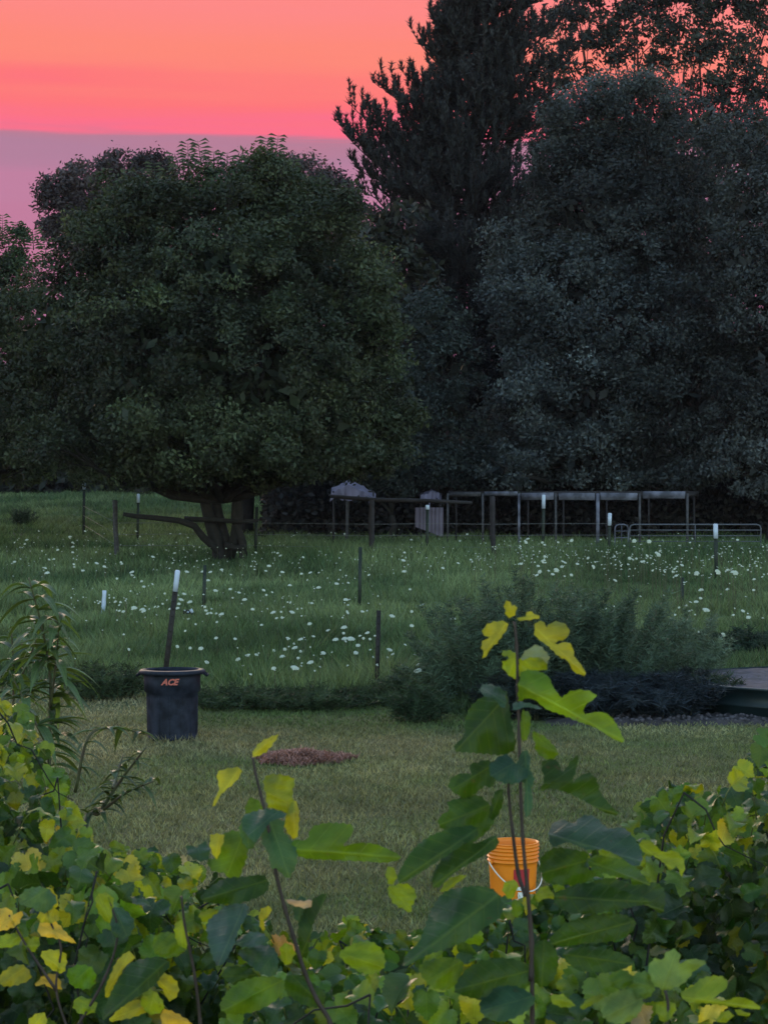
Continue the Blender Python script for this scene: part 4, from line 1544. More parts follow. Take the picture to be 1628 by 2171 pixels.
fc('weed_clump', 'grey green weed clump behind the dark low weeds', 900, 1490, 0.7, 0.62, 7000, (0.060, 0.090, 0.060), stems=45, leafl=0.09)
fc('weed_clump', 'weed clump under the dark steel post at the meadow edge', 800, 1495, 0.9, 0.28, 6000, (0.040, 0.062, 0.032), stems=50, leafl=0.08)
fc('weed_clump', 'dark weed clump at the meadow edge directly right of the bin', 500, 1500, 1.2, 0.24, 8000, (0.036, 0.056, 0.030), stems=60, leafl=0.08)
fc('weed_clump', 'dark weed clump midway along the meadow edge', 660, 1502, 1.3, 0.24, 8000, (0.034, 0.054, 0.028), stems=60, leafl=0.08)
fc('weed_clump', 'weed clump left of the bin behind the brown patch', 230, 1482, 1.0, 0.45, 8000, (0.044, 0.066, 0.036), stems=60, leafl=0.09)
fc('weed_clump', 'small rounded weed in the far meadow at left', 52, 1118, 0.9, 0.85, 3000, (0.045, 0.068, 0.045), stems=40, leafl=0.15, blade=0.012)

# ------------------------------------------------------------------ leaves close to the camera
OUT = {
    'lobed': [(0, 0), (-0.07, 0.12), (-0.03, 0.28), (0.09, 0.36), (0.22, 0.33), (0.29, 0.22), (0.31, 0.13), (0.36, 0.16), (0.43, 0.33), (0.53, 0.44), (0.65, 0.42), (0.68, 0.30), (0.63, 0.15), (0.70, 0.13), (0.78, 0.20), (0.88, 0.15), (1.0, 0.0)],
    'mulberry': [(0, 0), (-0.08, 0.12), (-0.06, 0.28), (0.08, 0.41), (0.26, 0.45), (0.45, 0.43), (0.62, 0.36), (0.78, 0.24), (0.9, 0.1), (1.0, 0.0)],
    'heart': [(0, 0), (-0.11, 0.10), (-0.13, 0.27), (-0.02, 0.42), (0.16, 0.50), (0.34, 0.46), (0.44, 0.43), (0.58, 0.40), (0.72, 0.26), (0.86, 0.12), (1.0, 0.0)],
    'grape': [(0, 0), (-0.14, 0.10), (-0.18, 0.28), (-0.02, 0.44), (0.16, 0.47), (0.28, 0.40), (0.38, 0.50), (0.58, 0.50), (0.62, 0.32), (0.74, 0.26), (0.88, 0.16), (1.0, 0.0)],
    'plain': [(0, 0), (-0.05, 0.10), (0.05, 0.22), (0.22, 0.27), (0.45, 0.25), (0.65, 0.20), (0.84, 0.10), (1.0, 0.0)],
    'lance': [(0, 0), (0.05, 0.05), (0.2, 0.11), (0.4, 0.13), (0.65, 0.10), (0.85, 0.045), (1.0, 0.0)],
}


def catmull(P, n):
    P = [np.array(p, float) for p in P]
    P = [2 * P[0] - P[1]] + P + [2 * P[-1] - P[-2]]
    seg = len(P) - 3
    out = []
    for i in range(n + 1):
        t = i / n * seg
        k = min(int(t), seg - 1); u = t - k
        a, b, c, d = P[k:k + 4]
        out.append(0.5 * ((2 * b) + (-a + c) * u + (2 * a - 5 * b + 4 * c - d) * u * u + (-a + 3 * b - 3 * c + d) * u ** 3))
    return np.array(out)


_cache = {}


def leaf_flat(shape, n=30, rings=4, teeth=0.02):
    key = (shape, n, rings, teeth)
    if key in _cache: return _cache[key]
    halves = ('lobed', 'plain') if shape == 'mitten' else (shape, shape)
    out = []
    for hs in halves:
        P = catmull(OUT[hs], n)
        P[:, 1] = np.maximum(P[:, 1], 0); P[0] = (0, 0); P[-1] = (1, 0)
        if teeth:
            sgn = np.where(np.arange(n + 1) % 2 == 0, 1, -1) * teeth * 0.5
            sgn[0] = sgn[-1] = 0
            P[:, 1] = P[:, 1] + sgn * (P[:, 1] > 0.05)
        t = np.arange(n + 1) / n
        mid = np.stack([t ** 1.15, np.zeros(n + 1)], 1)
        out.append(np.concatenate([mid * (1 - k / rings) + P * (k / rings) for k in range(rings + 1)]))
    A, B = out
    B[:, 1] *= -1
    f = []
    N = n + 1
    for s in range(rings):
        for i in range(n):
            a = s * N + i
            f.append((a, a + 1, a + N + 1, a + N))
    F = np.array(f)
    off = len(A)
    F2 = F[:, ::-1] + off
    # lower half shares the midrib row
    F2 = np.where((F2 >= off) & (F2 < off + N), F2 - off, F2)
    V = np.concatenate([A, B])
    _cache[key] = (V, np.concatenate([F, F2]))
    return _cache[key]


def leaf_into(mb, base, tip, nrm, shape, width=1.0, fold=0.25, droop=0.15, wav=0.03, col=(0.05, 0.1, 0.03), n=30, rings=4, teeth=0.02, seed=0, asym=0.0, curl=0.0):
    V, F = leaf_flat(shape, n, rings, teeth)
    base, tip, nrm = np.array(base, float), np.array(tip, float), np.array(nrm, float)
    ax = tip - base; L = np.linalg.norm(ax); ax /= L
    nrm = nrm - ax * np.dot(nrm, ax); nl = np.linalg.norm(nrm)
    if nl < 1e-3:
        nrm = np.cross(ax, [0.3, 0.8, 0.1]); nl = np.linalg.norm(nrm)
    nrm /= nl
    sd = np.cross(nrm, ax)
    x, y = V[:, 0], V[:, 1] * width
    y = np.where(y > 0, y * (1 + asym), y * (1 - asym))
    z = fold * np.abs(y) - droop * (x ** 2 - x) * -1.0 * -1.0
    z = fold * np.abs(y) + droop * 4 * x * (1 - x) * 0.5
    r = random.Random(seed)
    p1, p2, p3 = r.uniform(0, 6), r.uniform(0, 6), r.uniform(0, 6)
    z = z + wav * np.sin(x * 9 + p1) * np.abs(y) * 2.5 + wav * 0.6 * np.sin(y * 14 + p2 + x * 4) * np.abs(y) * 2
    z = z - curl * np.maximum(np.abs(y) - 0.2, 0) ** 2 * 4
    # quilted surface between the side veins
    z = z + 0.012 * np.sin((x - np.abs(y) * 0.75) * 6.5 * 2 * math.pi) * np.minimum(np.abs(y) * 5, 1)
    co = base + (ax[None] * x[:, None] + sd[None] * y[:, None] + nrm[None] * z[:, None]) * L
    mb.add(co, F, 0, np.array(col, dtype=np.float32), np.stack([V[:, 0], V[:, 1]], 1))


YEL = (0.23, 0.24, 0.022)
YG = (0.14, 0.20, 0.014)
MID = (0.058, 0.115, 0.007)
DRK = (0.020, 0.052, 0.005)
TEA = (0.030, 0.074, 0.036)  # sky reflection on up-turned leaves put into the leaf colour
TO_CAM = (0, -1, 0.15)
UPC = (0, -0.6, 0.8)       # faces up and towards us
UPA = (0, 0.55, 0.85)      # faces up and away: we see the glowing underside
SIDE_L = (-0.6, -0.6, 0.5)
SIDE_R = (0.6, -0.6, 0.5)


M['stalk'] = simple_mat('pale_stalk', (0.16, 0.19, 0.06), 0.5, 0.2, 40)
M['stem'] = simple_mat('dark_stem', (0.030, 0.018, 0.017), 0.6, 0.35, 30, 0.1)
BLU = (0.042, 0.084, 0.066)  # stronger blue sky sheen painted into the leaf colour
PAL = (0.13, 0.20, 0.05)
GOL = (0.40, 0.29, 0.045)


def blade_mesh(mb, out_px, a_px, b_px, d, up=0.4, fold=0.35, lean=0.0, col=MID, seed=0):
    """one leaf blade: outline, midrib a -> b, bent about its midrib; up = how much its face turns to the sky"""
    rr_ = random.Random(seed)
    P = [np.array(p, float) for p in out_px]
    n = len(P)
    ring = []
    for k in range(n):
        p0, p1, p2, p3 = P[k - 1], P[k], P[(k + 1) % n], P[(k + 2) % n]
        m_ = max(2, min(6, int(np.linalg.norm(p2 - p1) / 7)))
        for q in range(m_):
            u = q / m_
            c = 0.5 * (2 * p1 + (p2 - p0) * u + (2 * p0 - 5 * p1 + 4 * p2 - p3) * u * u + (3 * p1 - p0 - 3 * p2 + p3) * u ** 3)
            ring.append(c)
    ctr = np.mean(ring, axis=0)
    ring = [c + (c - ctr) / (np.linalg.norm(c - ctr) + 1e-6) * (1.8 if k % 2 else -1.4) for k, c in enumerate(ring)]
    R_ = np.array(ring)
    size = max(R_[:, 0].max() - R_[:, 0].min(), R_[:, 1].max() - R_[:, 1].min())
    st = max(4.0, size / 16)
    gx, gy_ = np.meshgrid(np.arange(R_[:, 0].min(), R_[:, 0].max(), st), np.arange(R_[:, 1].min(), R_[:, 1].max(), st))
    gp = np.stack([gx.ravel(), gy_.ravel()], 1)
    gp = gp + np.array([[rr_.uniform(-1, 1), rr_.uniform(-1, 1)] for _ in gp]) * st * 0.15
    keep = []
    for q in gp:
        x, y = q
        ins = False
        jn = len(R_) - 1
        for i_ in range(len(R_)):
            if (R_[i_, 1] > y) != (R_[jn, 1] > y) and x < (R_[jn, 0] - R_[i_, 0]) * (y - R_[i_, 1]) / (R_[jn, 1] - R_[i_, 1]) + R_[i_, 0]:
                ins = not ins
            jn = i_
        if ins and np.min(np.linalg.norm(R_ - q, axis=1)) > st * 0.35: keep.append(q)
    from mathutils.geometry import delaunay_2d_cdt
    vv = [Vector((float(p[0]), float(p[1]))) for p in list(R_) + keep]
    nr = len(R_)
    res = delaunay_2d_cdt(vv, [], [list(range(nr))], 1, 1e-4)
    V2 = np.array([(v.x, v.y) for v in res[0]]); F = [f for f in res[2] if len(f) == 3]
    a, b = np.array(a_px, float), np.array(b_px, float)
    ax = b - a; L = np.linalg.norm(ax); ax /= L
    pr = np.array([-ax[1], ax[0]])
    u = (V2 - a) @ ax / L; v = (V2 - a) @ pr / L
    Lm = L / FPX * d
    p1, p2 = rr_.uniform(0, 6), rr_.uniform(0, 6)
    dep = up * (-(V2[:, 1] - ctr[1]) / FPX * d) + lean * u * Lm + fold * np.abs(v) * Lm
    dep = dep + Lm * (0.060 * np.sin(u * 8 + p1) * np.abs(v) * 4 + 0.030 * np.sin(v * 16 + p2 + u * 5) + 0.012 * np.sin(v * 34 + u * 27 + p1) + 0.007 * np.sin((u - np.abs(v) * 0.75) * 6.5 * 6.283) * np.minimum(np.abs(v) * 5, 1))
    dep = dep + Lm * 0.10 * 4 * u * (1 - u) * -1
    co = np.array([tuple(W(x, y, d + e)) for (x, y), e in zip(V2, dep)])
    mb.add(co, np.array(F), 0, np.array(col, dtype=np.float32), np.stack([u, v], 1))


def shoot(name, label, stem_px, d, r, leaves, cat='sapling', org=(0, 0), group=None):
    """leaves: (outline, midrib start, midrib end, colour, up, fold, ddepth); outlines on a half-pixel grid from org"""
    b = W(stem_px[0][0][0], stem_px[0][0][1], d); root_pos = Vector((b.x, b.y, 0))
    root = thing(name, label, cat, group, root_pos)
    inv = Matrix.Translation(-root_pos)
    line_px = []
    for k, line in enumerate(stem_px):
        pts = []
        if k == 0:
            f = W(line[0][0], line[0][1], d)
            pts += [root_pos + Vector((0.05, 0, 0)), Vector((f.x + 0.02, f.y, f.z * 0.5)), Vector((f.x, f.y, f.z * 0.85)), Vector((f.x, f.y, f.z - 0.05))]
        for q in line:
            pts.append(W(q[0], q[1], d + (q[2] if len(q) > 2 else 0)))
            line_px.append((q[0], q[1]))
        P = catmull([tuple(p) for p in pts], 6 * (len(pts) - 1))
        m = MB()
        rr_ = r if k == 0 else r * 0.85
        n_ = len(P)
        m.tube([Vector(p) for p in P], [rr_ * (1.25 - 0.7 * i / (n_ - 1)) * (1.2 if i % 6 == 0 else 1.0) for i in range(n_)], 8)
        o = m.build('stem', M['stem'], root, smooth=True); o.matrix_parent_inverse = inv
    dense = []
    for (x0, y0), (x1, y1) in zip(line_px, line_px[1:]):
        for q in range(8): dense.append((x0 + (x1 - x0) * q / 8, y0 + (y1 - y0) * q / 8))
    for i, lf in enumerate(leaves):
        out, a, e, col, up, fold, dd = lf[:7]
        f = lambda p: (org[0] + p[0] / 2, org[1] + p[1] / 2)
        out = [f(p) for p in out]; a = f(a); e = f(e)
        jit = random.uniform(0.88, 1.14)
        m = MB()
        blade_mesh(m, out, a, e, d + dd, up, fold, 0.0, tuple(c * jit for c in col), seed=i)
        lo = m.build('leaf', M['hero'], root, smooth=True); lo.matrix_parent_inverse = inv
        near = min(dense, key=lambda q: math.hypot(q[0] - a[0], q[1] - a[1] - 12))
        if 6 < math.hypot(near[0] - a[0], near[1] - a[1]) < 130:
            s0, s1 = W(near[0], near[1], d), W(a[0], a[1], d + dd)
            m = MB(); m.tube([s0, (s0 + s1) / 2 + Vector((0, 0, 0.005)), s1], [0.0022, 0.0017, 0.0014], 6)
            so = m.build('stalk', M['stalk'], lo, smooth=True); so.matrix_parent_inverse = inv
    return root


A_ = [
 ([(638,120),(650,95),(680,95),(690,118),(710,98),(750,95),(782,118),(785,150),(760,172),(730,180),(735,190),(775,180),(800,200),(808,240),(835,275),(858,318),(830,318),(800,300),(780,260),(740,240),(700,200),(665,175),(640,150)], (650,130), (850,315), YEL, 0.1, 0.3, 0),
 ([(520,95),(480,92),(440,105),(418,135),(430,155),(455,160),(420,175),(415,205),(425,225),(418,248),(435,240),(455,205),(480,185),(505,150),(525,120)], (520,100), (425,235), YEL, 0.1, 0.3, 0.01),
 ([(515,45),(512,15),(530,5),(545,25),(560,25),(562,50),(545,75),(520,70)], (545,72), (530,10), YEL, -0.3, 0.4, 0.01),
 ([(560,80),(600,70),(610,50),(640,60),(663,78),(620,85),(580,90)], (562,82), (660,78), YEL, 0.2, 0.3, -0.01),
 ([(500,225),(520,215),(550,222),(568,245),(570,325),(555,335),(530,320),(505,290),(505,262),(530,255),(525,240),(505,240)], (565,235), (530,325), YG, 0.0, 0.3, 0.02),
 ([(625,200),(660,195),(690,225),(702,245),(692,272),(670,250),(620,245),(585,260),(590,230)], (600,235), (695,250), (0.19,0.22,0.10), 1.2, 0.2, -0.01),
 ([(580,245),(640,238),(690,262),(690,298),(655,300),(650,312),(610,330),(575,330)], (585,240), (640,320), YG, 0.1, 0.2, 0.03),
 ([(575,330),(600,300),(660,305),(700,330),(718,370),(740,400),(755,415),(790,390),(830,383),(870,388),(902,408),(880,430),(852,450),(850,486),(880,480),(930,478),(970,505),(1000,555),(1018,605),(970,590),(900,545),(830,520),(760,490),(690,465),(640,425),(600,420),(572,430)], (585,370), (1015,600), (0.10,0.18,0.010), 0.0, 0.25, -0.02),
 ([(512,385),(450,400),(400,425),(360,470),(345,520),(345,560),(330,590),(300,620),(310,645),(380,650),(440,655),(500,660),(550,640),(560,600),(545,540),(535,470),(525,410)], (530,400), (310,640), DRK, 0.5, 0.3, 0.02),
 ([(415,400),(410,370),(440,358),(490,372),(515,400),(520,445),(500,460),(470,420),(430,410)], (515,440), (415,375), TEA, 1.6, 0.2, -0.02),
 ([(560,430),(600,435),(650,450),(670,465),(640,462),(600,455),(560,470),(545,460)], (550,460), (665,464), BLU, 1.5, 0.1, -0.01),
 ([(585,480),(600,472),(622,490),(618,560),(600,600),(580,580)], (590,480), (600,598), MID, 0.1, 0.5, 0.02),
 ([(630,560),(680,580),(720,620),(740,655),(700,680),(650,650),(640,610)], (635,570), (735,655), MID, 0.2, 0.3, 0.05),
 ([(445,710),(470,680),(520,656),(555,690),(600,715),(620,740),(560,780),(500,775),(455,745)], (560,690), (455,750), (0.02,0.055,0.03), 1.0, 0.3, -0.05),
 ([(590,640),(620,660),(620,720),(640,760),(625,800),(632,860),(620,910),(602,920),(595,860),(600,800),(580,760),(560,720)], (600,650), (612,918), TEA, 0.8, 0.5, -0.04),
 ([(665,700),(690,680),(730,680),(750,710),(760,730),(790,690),(825,660),(820,700),(810,740),(802,775),(830,750),(870,735),(900,760),(920,820),(960,870),(995,912),(940,905),(860,860),(780,820),(700,800),(665,812),(680,760)], (670,808), (992,910), DRK, 0.0, 0.25, 0.0),
 ([(430,680),(470,700),(480,760),(450,800),(430,790),(380,830),(350,845),(300,820),(275,790),(290,755),(340,735),(370,740),(365,700),(400,690)], (465,700), (285,810), DRK, 0.3, 0.3, 0.03),
 ([(400,830),(440,860),(470,900),(465,950),(420,1000),(360,1035),(300,1000),(235,960),(240,920),(280,890),(270,860),(330,840)], (450,870), (240,955), DRK, 0.3, 0.3, 0.02),
 ([(500,800),(507,850),(482,920),(450,930),(455,870),(470,820)], (500,805), (455,925), DRK, 0.0, 0.4, 0.0),
 ([(380,960),(400,1000),(330,1045),(200,1130),(120,1180),(70,1202),(60,1170),(110,1080),(170,1020),(240,985),(310,965)], (385,980), (70,1195), DRK, 0.5, 0.35, -0.03),
 ([(400,1030),(475,1000),(480,1050),(400,1100),(300,1160),(230,1222),(205,1200),(220,1140),(280,1060),(330,1030)], (470,1015), (212,1215), DRK, 0.6, 0.35, 0.0),
 ([(475,1235),(400,1215),(330,1222),(260,1240),(210,1300),(180,1370),(150,1450),(100,1500),(88,1555),(180,1510),(270,1480),(360,1440),(430,1390),(490,1350),(505,1290)], (485,1250), (92,1550), (0.022,0.055,0.014), 0.8, 0.3, -0.06),
 ([(730,940),(705,970),(700,1010),(720,1050),(780,1030),(860,1060),(930,1060),(1000,1090),(1060,1130),(1095,1110),(1080,1040),(1020,970),(950,970),(900,925),(850,915),(800,950),(770,935)], (712,1000), (1090,1112), (0.026,0.062,0.034), 1.3, 0.3, -0.03),
 ([(1085,1030),(1120,1018),(1160,1050),(1180,1070),(1230,1065),(1270,1100),(1275,1140),(1262,1175),(1240,1130),(1215,1150),(1190,1120),(1140,1085),(1100,1070)], (1090,1045), (1262,1170), YG, 0.0, 0.2, 0.1),
 ([(660,1110),(720,1055),(800,1060),(870,1080),(850,1130),(900,1160),(860,1200),(740,1210),(680,1190)], (885,1100), (675,1160), DRK, 0.1, 0.2, 0.03),
 ([(860,1110),(900,1085),(970,1095),(1040,1110),(1090,1160),(1130,1212),(1060,1190),(960,1170),(890,1140)], (865,1108), (1125,1208), MID, 0.9, 0.3, 0.0),
 ([(720,1255),(800,1215),(900,1200),(1000,1230),(1125,1280),(1020,1310),(900,1330),(800,1330),(740,1300)], (730,1260), (1115,1282), DRK, 0.4, 0.3, -0.02),
 ([(700,1445),(780,1370),(880,1340),(980,1330),(1065,1360),(1040,1420),(960,1450),(840,1460),(760,1472)], (1055,1365), (710,1462), DRK, 0.1, 0.25, 0.0),
 ([(860,1210),(960,1180),(1060,1210),(1150,1200),(1190,1240),(1180,1330),(1120,1300),(1000,1260),(900,1250)], (870,1215), (1185,1320), (0.02,0.05,0.012), 0.2, 0.3, 0.05),
 ([(300,1650),(360,1560),(480,1520),(600,1540),(640,1600),(560,1680),(440,1700),(340,1680)], (630,1570), (310,1655), DRK, 0.3, 0.3, 0.0),
 ([(410,1700),(460,1650),(560,1640),(640,1690),(600,1750),(500,1790),(420,1760)], (635,1680), (415,1745), TEA, 0.9, 0.3, -0.03),
 ([(15,1225),(50,1210),(100,1205),(130,1230),(138,1260),(120,1300),(115,1328),(80,1310),(40,1285)], (20,1212), (118,1325), YG, 0.0, 0.2, 0.0),
 ([(10,1150),(30,1130),(55,1160),(50,1195),(25,1210),(15,1190)], (35,1135), (22,1208), YG, 0.2, 0.4, 0.0),
 ([(240,1240),(270,1190),(320,1170),(350,1172),(310,1205),(270,1235)], (345,1175), (245,1238), YG, 0.3, 0.3, 0.02),
 ([(505,1215),(530,1190),(570,1200),(562,1240),(540,1272),(512,1250)], (560,1200), (515,1262), YG, 0.0, 0.3, 0.0),
 ([(640,1265),(665,1222),(695,1215),(718,1250),(722,1272),(690,1265),(660,1280)], (650,1262), (720,1262), YG, 0.2, 0.3, 0.0),
 ([(540,1290),(560,1270),(585,1300),(580,1340),(550,1345)], (560,1272), (560,1343), MID, 0.1, 0.3, 0.0),
 ([(150,1560),(230,1520),(330,1530),(330,1590),(280,1650),(200,1640)], (320,1540), (170,1625), MID, 0.3, 0.3, 0.03),
 ([(760,1500),(860,1470),(980,1490),(1060,1540),(960,1580),(820,1570)], (770,1505), (1050,1545), DRK, 0.5, 0.3, 0.02),
 ([(640,1460),(700,1450),(740,1520),(720,1610),(660,1640),(620,1550)], (680,1455), (670,1635), DRK, 0.2, 0.3, 0.02),
]
shoot('mulberry_shoot', 'tallest mulberry shoot with big lobed leaves in front of the orange bucket',
      [[(1128, 2150), (1127, 2060), (1124, 1960), (1117, 1880), (1108, 1780), (1104, 1700), (1100, 1560), (1097, 1460), (1095, 1370), (1090, 1318)],
       [(1114, 1900, 0.02), (1098, 1850, 0.03), (1086, 1760, 0.03), (1078, 1680, 0.03), (1080, 1620, 0.02)],
       [(1124, 2080, 0.0), (1128, 2000, 0.0), (1124, 1950, 0)]],
      3.3, 0.0034, A_, org=(813, 1271))

B_ = [
 ([(1070,400),(1085,365),(1120,335),(1180,313),(1160,350),(1130,385),(1090,405)], (1073,400), (1178,316), YEL, 0.1, 0.4, 0.0),
 ([(925,510),(920,480),(950,460),(1018,453),(1018,490),(980,530),(940,565),(910,617),(905,600),(930,545)], (1015,458), (909,612), YEL, 0.2, 0.4, 0.0),
 ([(1125,560),(1120,500),(1160,480),(1245,500),(1240,560),(1245,620),(1215,645),(1180,630),(1140,620)], (1125,555), (1235,610), (0.15,0.19,0.012), 0.1, 0.3, 0.03),
 ([(1225,620),(1250,590),(1268,640),(1262,740),(1240,752),(1205,700),(1215,660)], (1245,600), (1248,748), YEL, 0.1, 0.4, 0.02),
 ([(1050,590),(1080,582),(1110,610),(1120,650),(1080,665),(1042,655)], (1115,630), (1045,640), MID, 0.1, 0.3, 0.04),
 ([(1030,660),(1075,640),(1130,628),(1200,640),(1210,660),(1150,680),(1120,720),(1080,770),(1055,745),(1030,715)], (1180,640), (1048,745), TEA, 1.3, 0.3, -0.04),
 ([(1130,680),(1210,680),(1200,720),(1250,780),(1260,850),(1240,900),(1220,922),(1170,880),(1150,880),(1140,820),(1110,760)], (1150,690), (1225,915), (0.04,0.09,0.035), 0.7, 0.35, -0.02),
 ([(1040,660),(1075,700),(1090,760),(1060,800),(1030,770),(1015,710)], (1050,665), (1055,795), (0.035,0.085,0.025), 0.4, 0.35, 0.02),
 ([(1245,760),(1300,760),(1320,710),(1370,690),(1440,688),(1495,700),(1490,740),(1455,785),(1520,772),(1600,780),(1700,832),(1640,855),(1540,850),(1420,845),(1300,838),(1245,810)], (1240,800), (1698,834), (0.06,0.12,0.008), 0.1, 0.25, -0.02),
 ([(790,800),(800,780),(835,790),(870,765),(890,800),(885,840),(850,850),(810,835)], (840,788), (850,848), TEA, 1.1, 0.2, 0.1),
 ([(890,750),(905,735),(950,740),(940,790),(920,840),(895,800)], (930,740), (915,835), YEL, 0.1, 0.3, 0.03),
 ([(940,745),(1000,720),(1040,760),(1050,820),(1030,880),(1000,950),(950,900),(900,890),(880,845),(920,830)], (1030,740), (960,920), MID, 0.1, 0.3, 0.06),
 ([(850,1012),(880,970),(950,925),(1040,915),(1120,910),(1140,960),(1100,1000),(1000,1030),(900,1027)], (1135,930), (853,1015), DRK, 0.4, 0.3, -0.02),
 ([(880,1110),(920,1070),(980,1030),(1050,1035),(1045,1080),(1010,1150),(990,1210),(950,1280),(920,1290),(890,1220),(880,1160)], (1035,1038), (928,1287), BLU, 1.2, 0.2, -0.05),
 ([(1000,1190),(1060,1150),(1120,1158),(1122,1195),(1060,1215),(1002,1205)], (1120,1165), (1003,1200), BLU, 1.4, 0.2, -0.03),
 ([(1010,1235),(1080,1210),(1150,1210),(1180,1260),(1170,1330),(1120,1332),(1060,1290)], (1170,1230), (1100,1325), TEA, 0.9, 0.3, 0.0),
 ([(1265,1130),(1290,1060),(1330,1010),(1385,988),(1360,1050),(1330,1110),(1312,1200),(1300,1262),(1270,1230)], (1282,1240), (1382,990), DRK, 0.3, 0.3, 0.03),
 ([(1260,1010),(1290,1000),(1300,1060),(1275,1110),(1250,1090),(1245,1040)], (1275,1005), (1268,1105), TEA, 0.6, 0.3, 0.05),
 ([(1440,1240),(1500,1200),(1570,1190),(1622,1230),(1628,1300),(1560,1330),(1480,1292)], (1450,1240), (1620,1300), (0.10,0.17,0.012), 0.2, 0.3, 0.1),
 ([(940,1440),(1000,1370),(1100,1340),(1200,1350),(1190,1420),(1100,1480),(1000,1500),(940,1482)], (1190,1358), (945,1485), MID, 0.2, 0.3, -0.02),
 ([(870,1060),(905,1050),(930,1070),(880,1110),(850,1095),(845,1070)], (925,1062), (848,1085), YG, 0.1, 0.3, 0.05),
 ([(1100,1070),(1120,1045),(1150,1045),(1145,1075),(1120,1100),(1125,1140),(1105,1135)], (1140,1050), (1112,1138), YEL, 0.1, 0.3, 0.03),
 ([(1190,1210),(1230,1200),(1250,1240),(1225,1290),(1195,1270)], (1215,1203), (1215,1288), YG, 0.1, 0.3, 0.04),
 ([(960,1300),(1050,1300),(1100,1350),(1030,1380),(950,1350)], (1095,1330), (955,1340), DRK, 0.4, 0.3, 0.03),
 ([(1230,1330),(1300,1350),(1380,1420),(1340,1470),(1250,1440),(1200,1380)], (1240,1335), (1360,1460), DRK, 0.3, 0.3, 0.03),
 ([(1290,1020),(1310,1010),(1325,1030),(1300,1050),(1240,1035),(1215,1020),(1225,1010)], (1300,1030), (1220,1015), (0.42,0.30,0.22), 0.8, 0.3, 0.03),
]
shoot('mulberry_shoot', 'thin dark stemmed mulberry shoot with drooping leaves below the straw heap',
      [[(700, 2170), (672, 2120), (646, 2060), (622, 1985), (604, 1925), (585, 1850), (574, 1780), (562, 1720), (552, 1680), (542, 1640), (536, 1606)]],
      3.5, 0.0038, B_, org=(0, 1401))

C_ = [
 ([(1120,1560),(1150,1520),(1180,1530),(1195,1500),(1230,1482),(1258,1510),(1250,1545),(1300,1525),(1367,1535),(1340,1560),(1310,1580),(1290,1610),(1250,1640),(1200,1650),(1150,1640),(1130,1600)], (1180,1655), (1240,1488), PAL, 0.3, 0.2, 0.03),
 ([(1255,1670),(1310,1640),(1340,1610),(1400,1595),(1445,1605),(1457,1640),(1425,1670),(1400,1692),(1450,1700),(1500,1685),(1560,1702),(1597,1736),(1520,1732),(1440,1722),(1370,1712),(1290,1705)], (1255,1685), (1593,1734), YG, 0.0, 0.25, 0.0),
 ([(705,1680),(760,1675),(790,1700),(812,1722),(770,1730),(720,1715)], (708,1682), (810,1720), YG, 0.2, 0.3, 0.05),
 ([(830,1732),(870,1690),(927,1673),(920,1700),(880,1720),(850,1737)], (832,1733), (925,1676), YG, 0.2, 0.3, 0.05),
 ([(930,1700),(990,1660),(1060,1650),(1100,1700),(1070,1770),(1000,1800),(930,1770)], (1095,1690), (935,1770), PAL, 0.5, 0.25, 0.02),
 ([(1150,1720),(1200,1700),(1240,1730),(1200,1792),(1170,1780)], (1225,1712), (1180,1788), YG, 0.1, 0.3, 0.0),
 ([(1060,1590),(1120,1580),(1150,1640),(1120,1690),(1060,1680),(1030,1630)], (1140,1650), (1040,1610), (0.09,0.16,0.03), 0.4, 0.3, 0.03),
 ([(1410,1792),(1430,1750),(1460,1745),(1482,1765),(1450,1792)], (1470,1752), (1415,1790), YG, 0.1, 0.3, 0.04),
 ([(1490,1750),(1500,1737),(1557,1760),(1520,1768)], (1495,1745), (1554,1760), YG, 0.1, 0.3, 0.04),
 ([(960,1590),(1020,1570),(1060,1610),(1030,1650),(970,1640)], (1050,1600), (965,1625), MID, 0.4, 0.3, 0.03),
]
shoot('mulberry_shoot', 'short bright mulberry shoot in the bottom right corner of the view',
      [[(1395, 2300), (1408, 2200), (1416, 2140), (1410, 2100)]], 3.1, 0.0036, C_, org=(813, 1271))

D_ = [
 ([(722,1290),(690,1330),(650,1380),(560,1440),(470,1500),(436,1522),(450,1460),(480,1390),(520,1330),(560,1280),(640,1258),(690,1258)], (712,1272), (440,1518), DRK, 0.6, 0.3, -0.05),
 ([(445,1400),(470,1330),(500,1270),(547,1232),(572,1260),(530,1300),(490,1370),(460,1430)], (550,1240), (450,1420), YEL, 0.1, 0.3, 0.02),
 ([(660,1350),(700,1325),(750,1360),(757,1410),(720,1442),(690,1395)], (665,1345), (740,1430), YEL, 0.1, 0.3, 0.02),
 ([(462,1525),(540,1450),(600,1440),(642,1470),(600,1500),(520,1522)], (630,1455), (468,1522), YEL, 0.2, 0.3, 0.02),
 ([(690,1480),(760,1500),(815,1548),(700,1560)], (695,1485), (810,1545), GOL, 0.2, 0.2, 0.02),
 ([(600,1425),(640,1392),(690,1440),(692,1482),(640,1500),(600,1460)], (660,1400), (630,1495), YG, 0.1, 0.3, 0.0),
 ([(650,1180),(700,1150),(770,1170),(780,1230),(720,1260),(660,1240)], (770,1180), (665,1235), MID, 0.3, 0.3, 0.05),
 ([(740,1130),(770,1100),(800,1160),(790,1220),(755,1200)], (770,1105), (775,1218), YG, 0.1, 0.3, 0.03),
]
shoot('mulberry_shoot', 'low dark leaved mulberry shoot among yellow leaves at bottom left',
      [[(430, 2260), (425, 2170), (415, 2080), (402, 2010), (392, 1960), (385, 1900)]], 3.6, 0.0034, D_, org=(0, 1401))

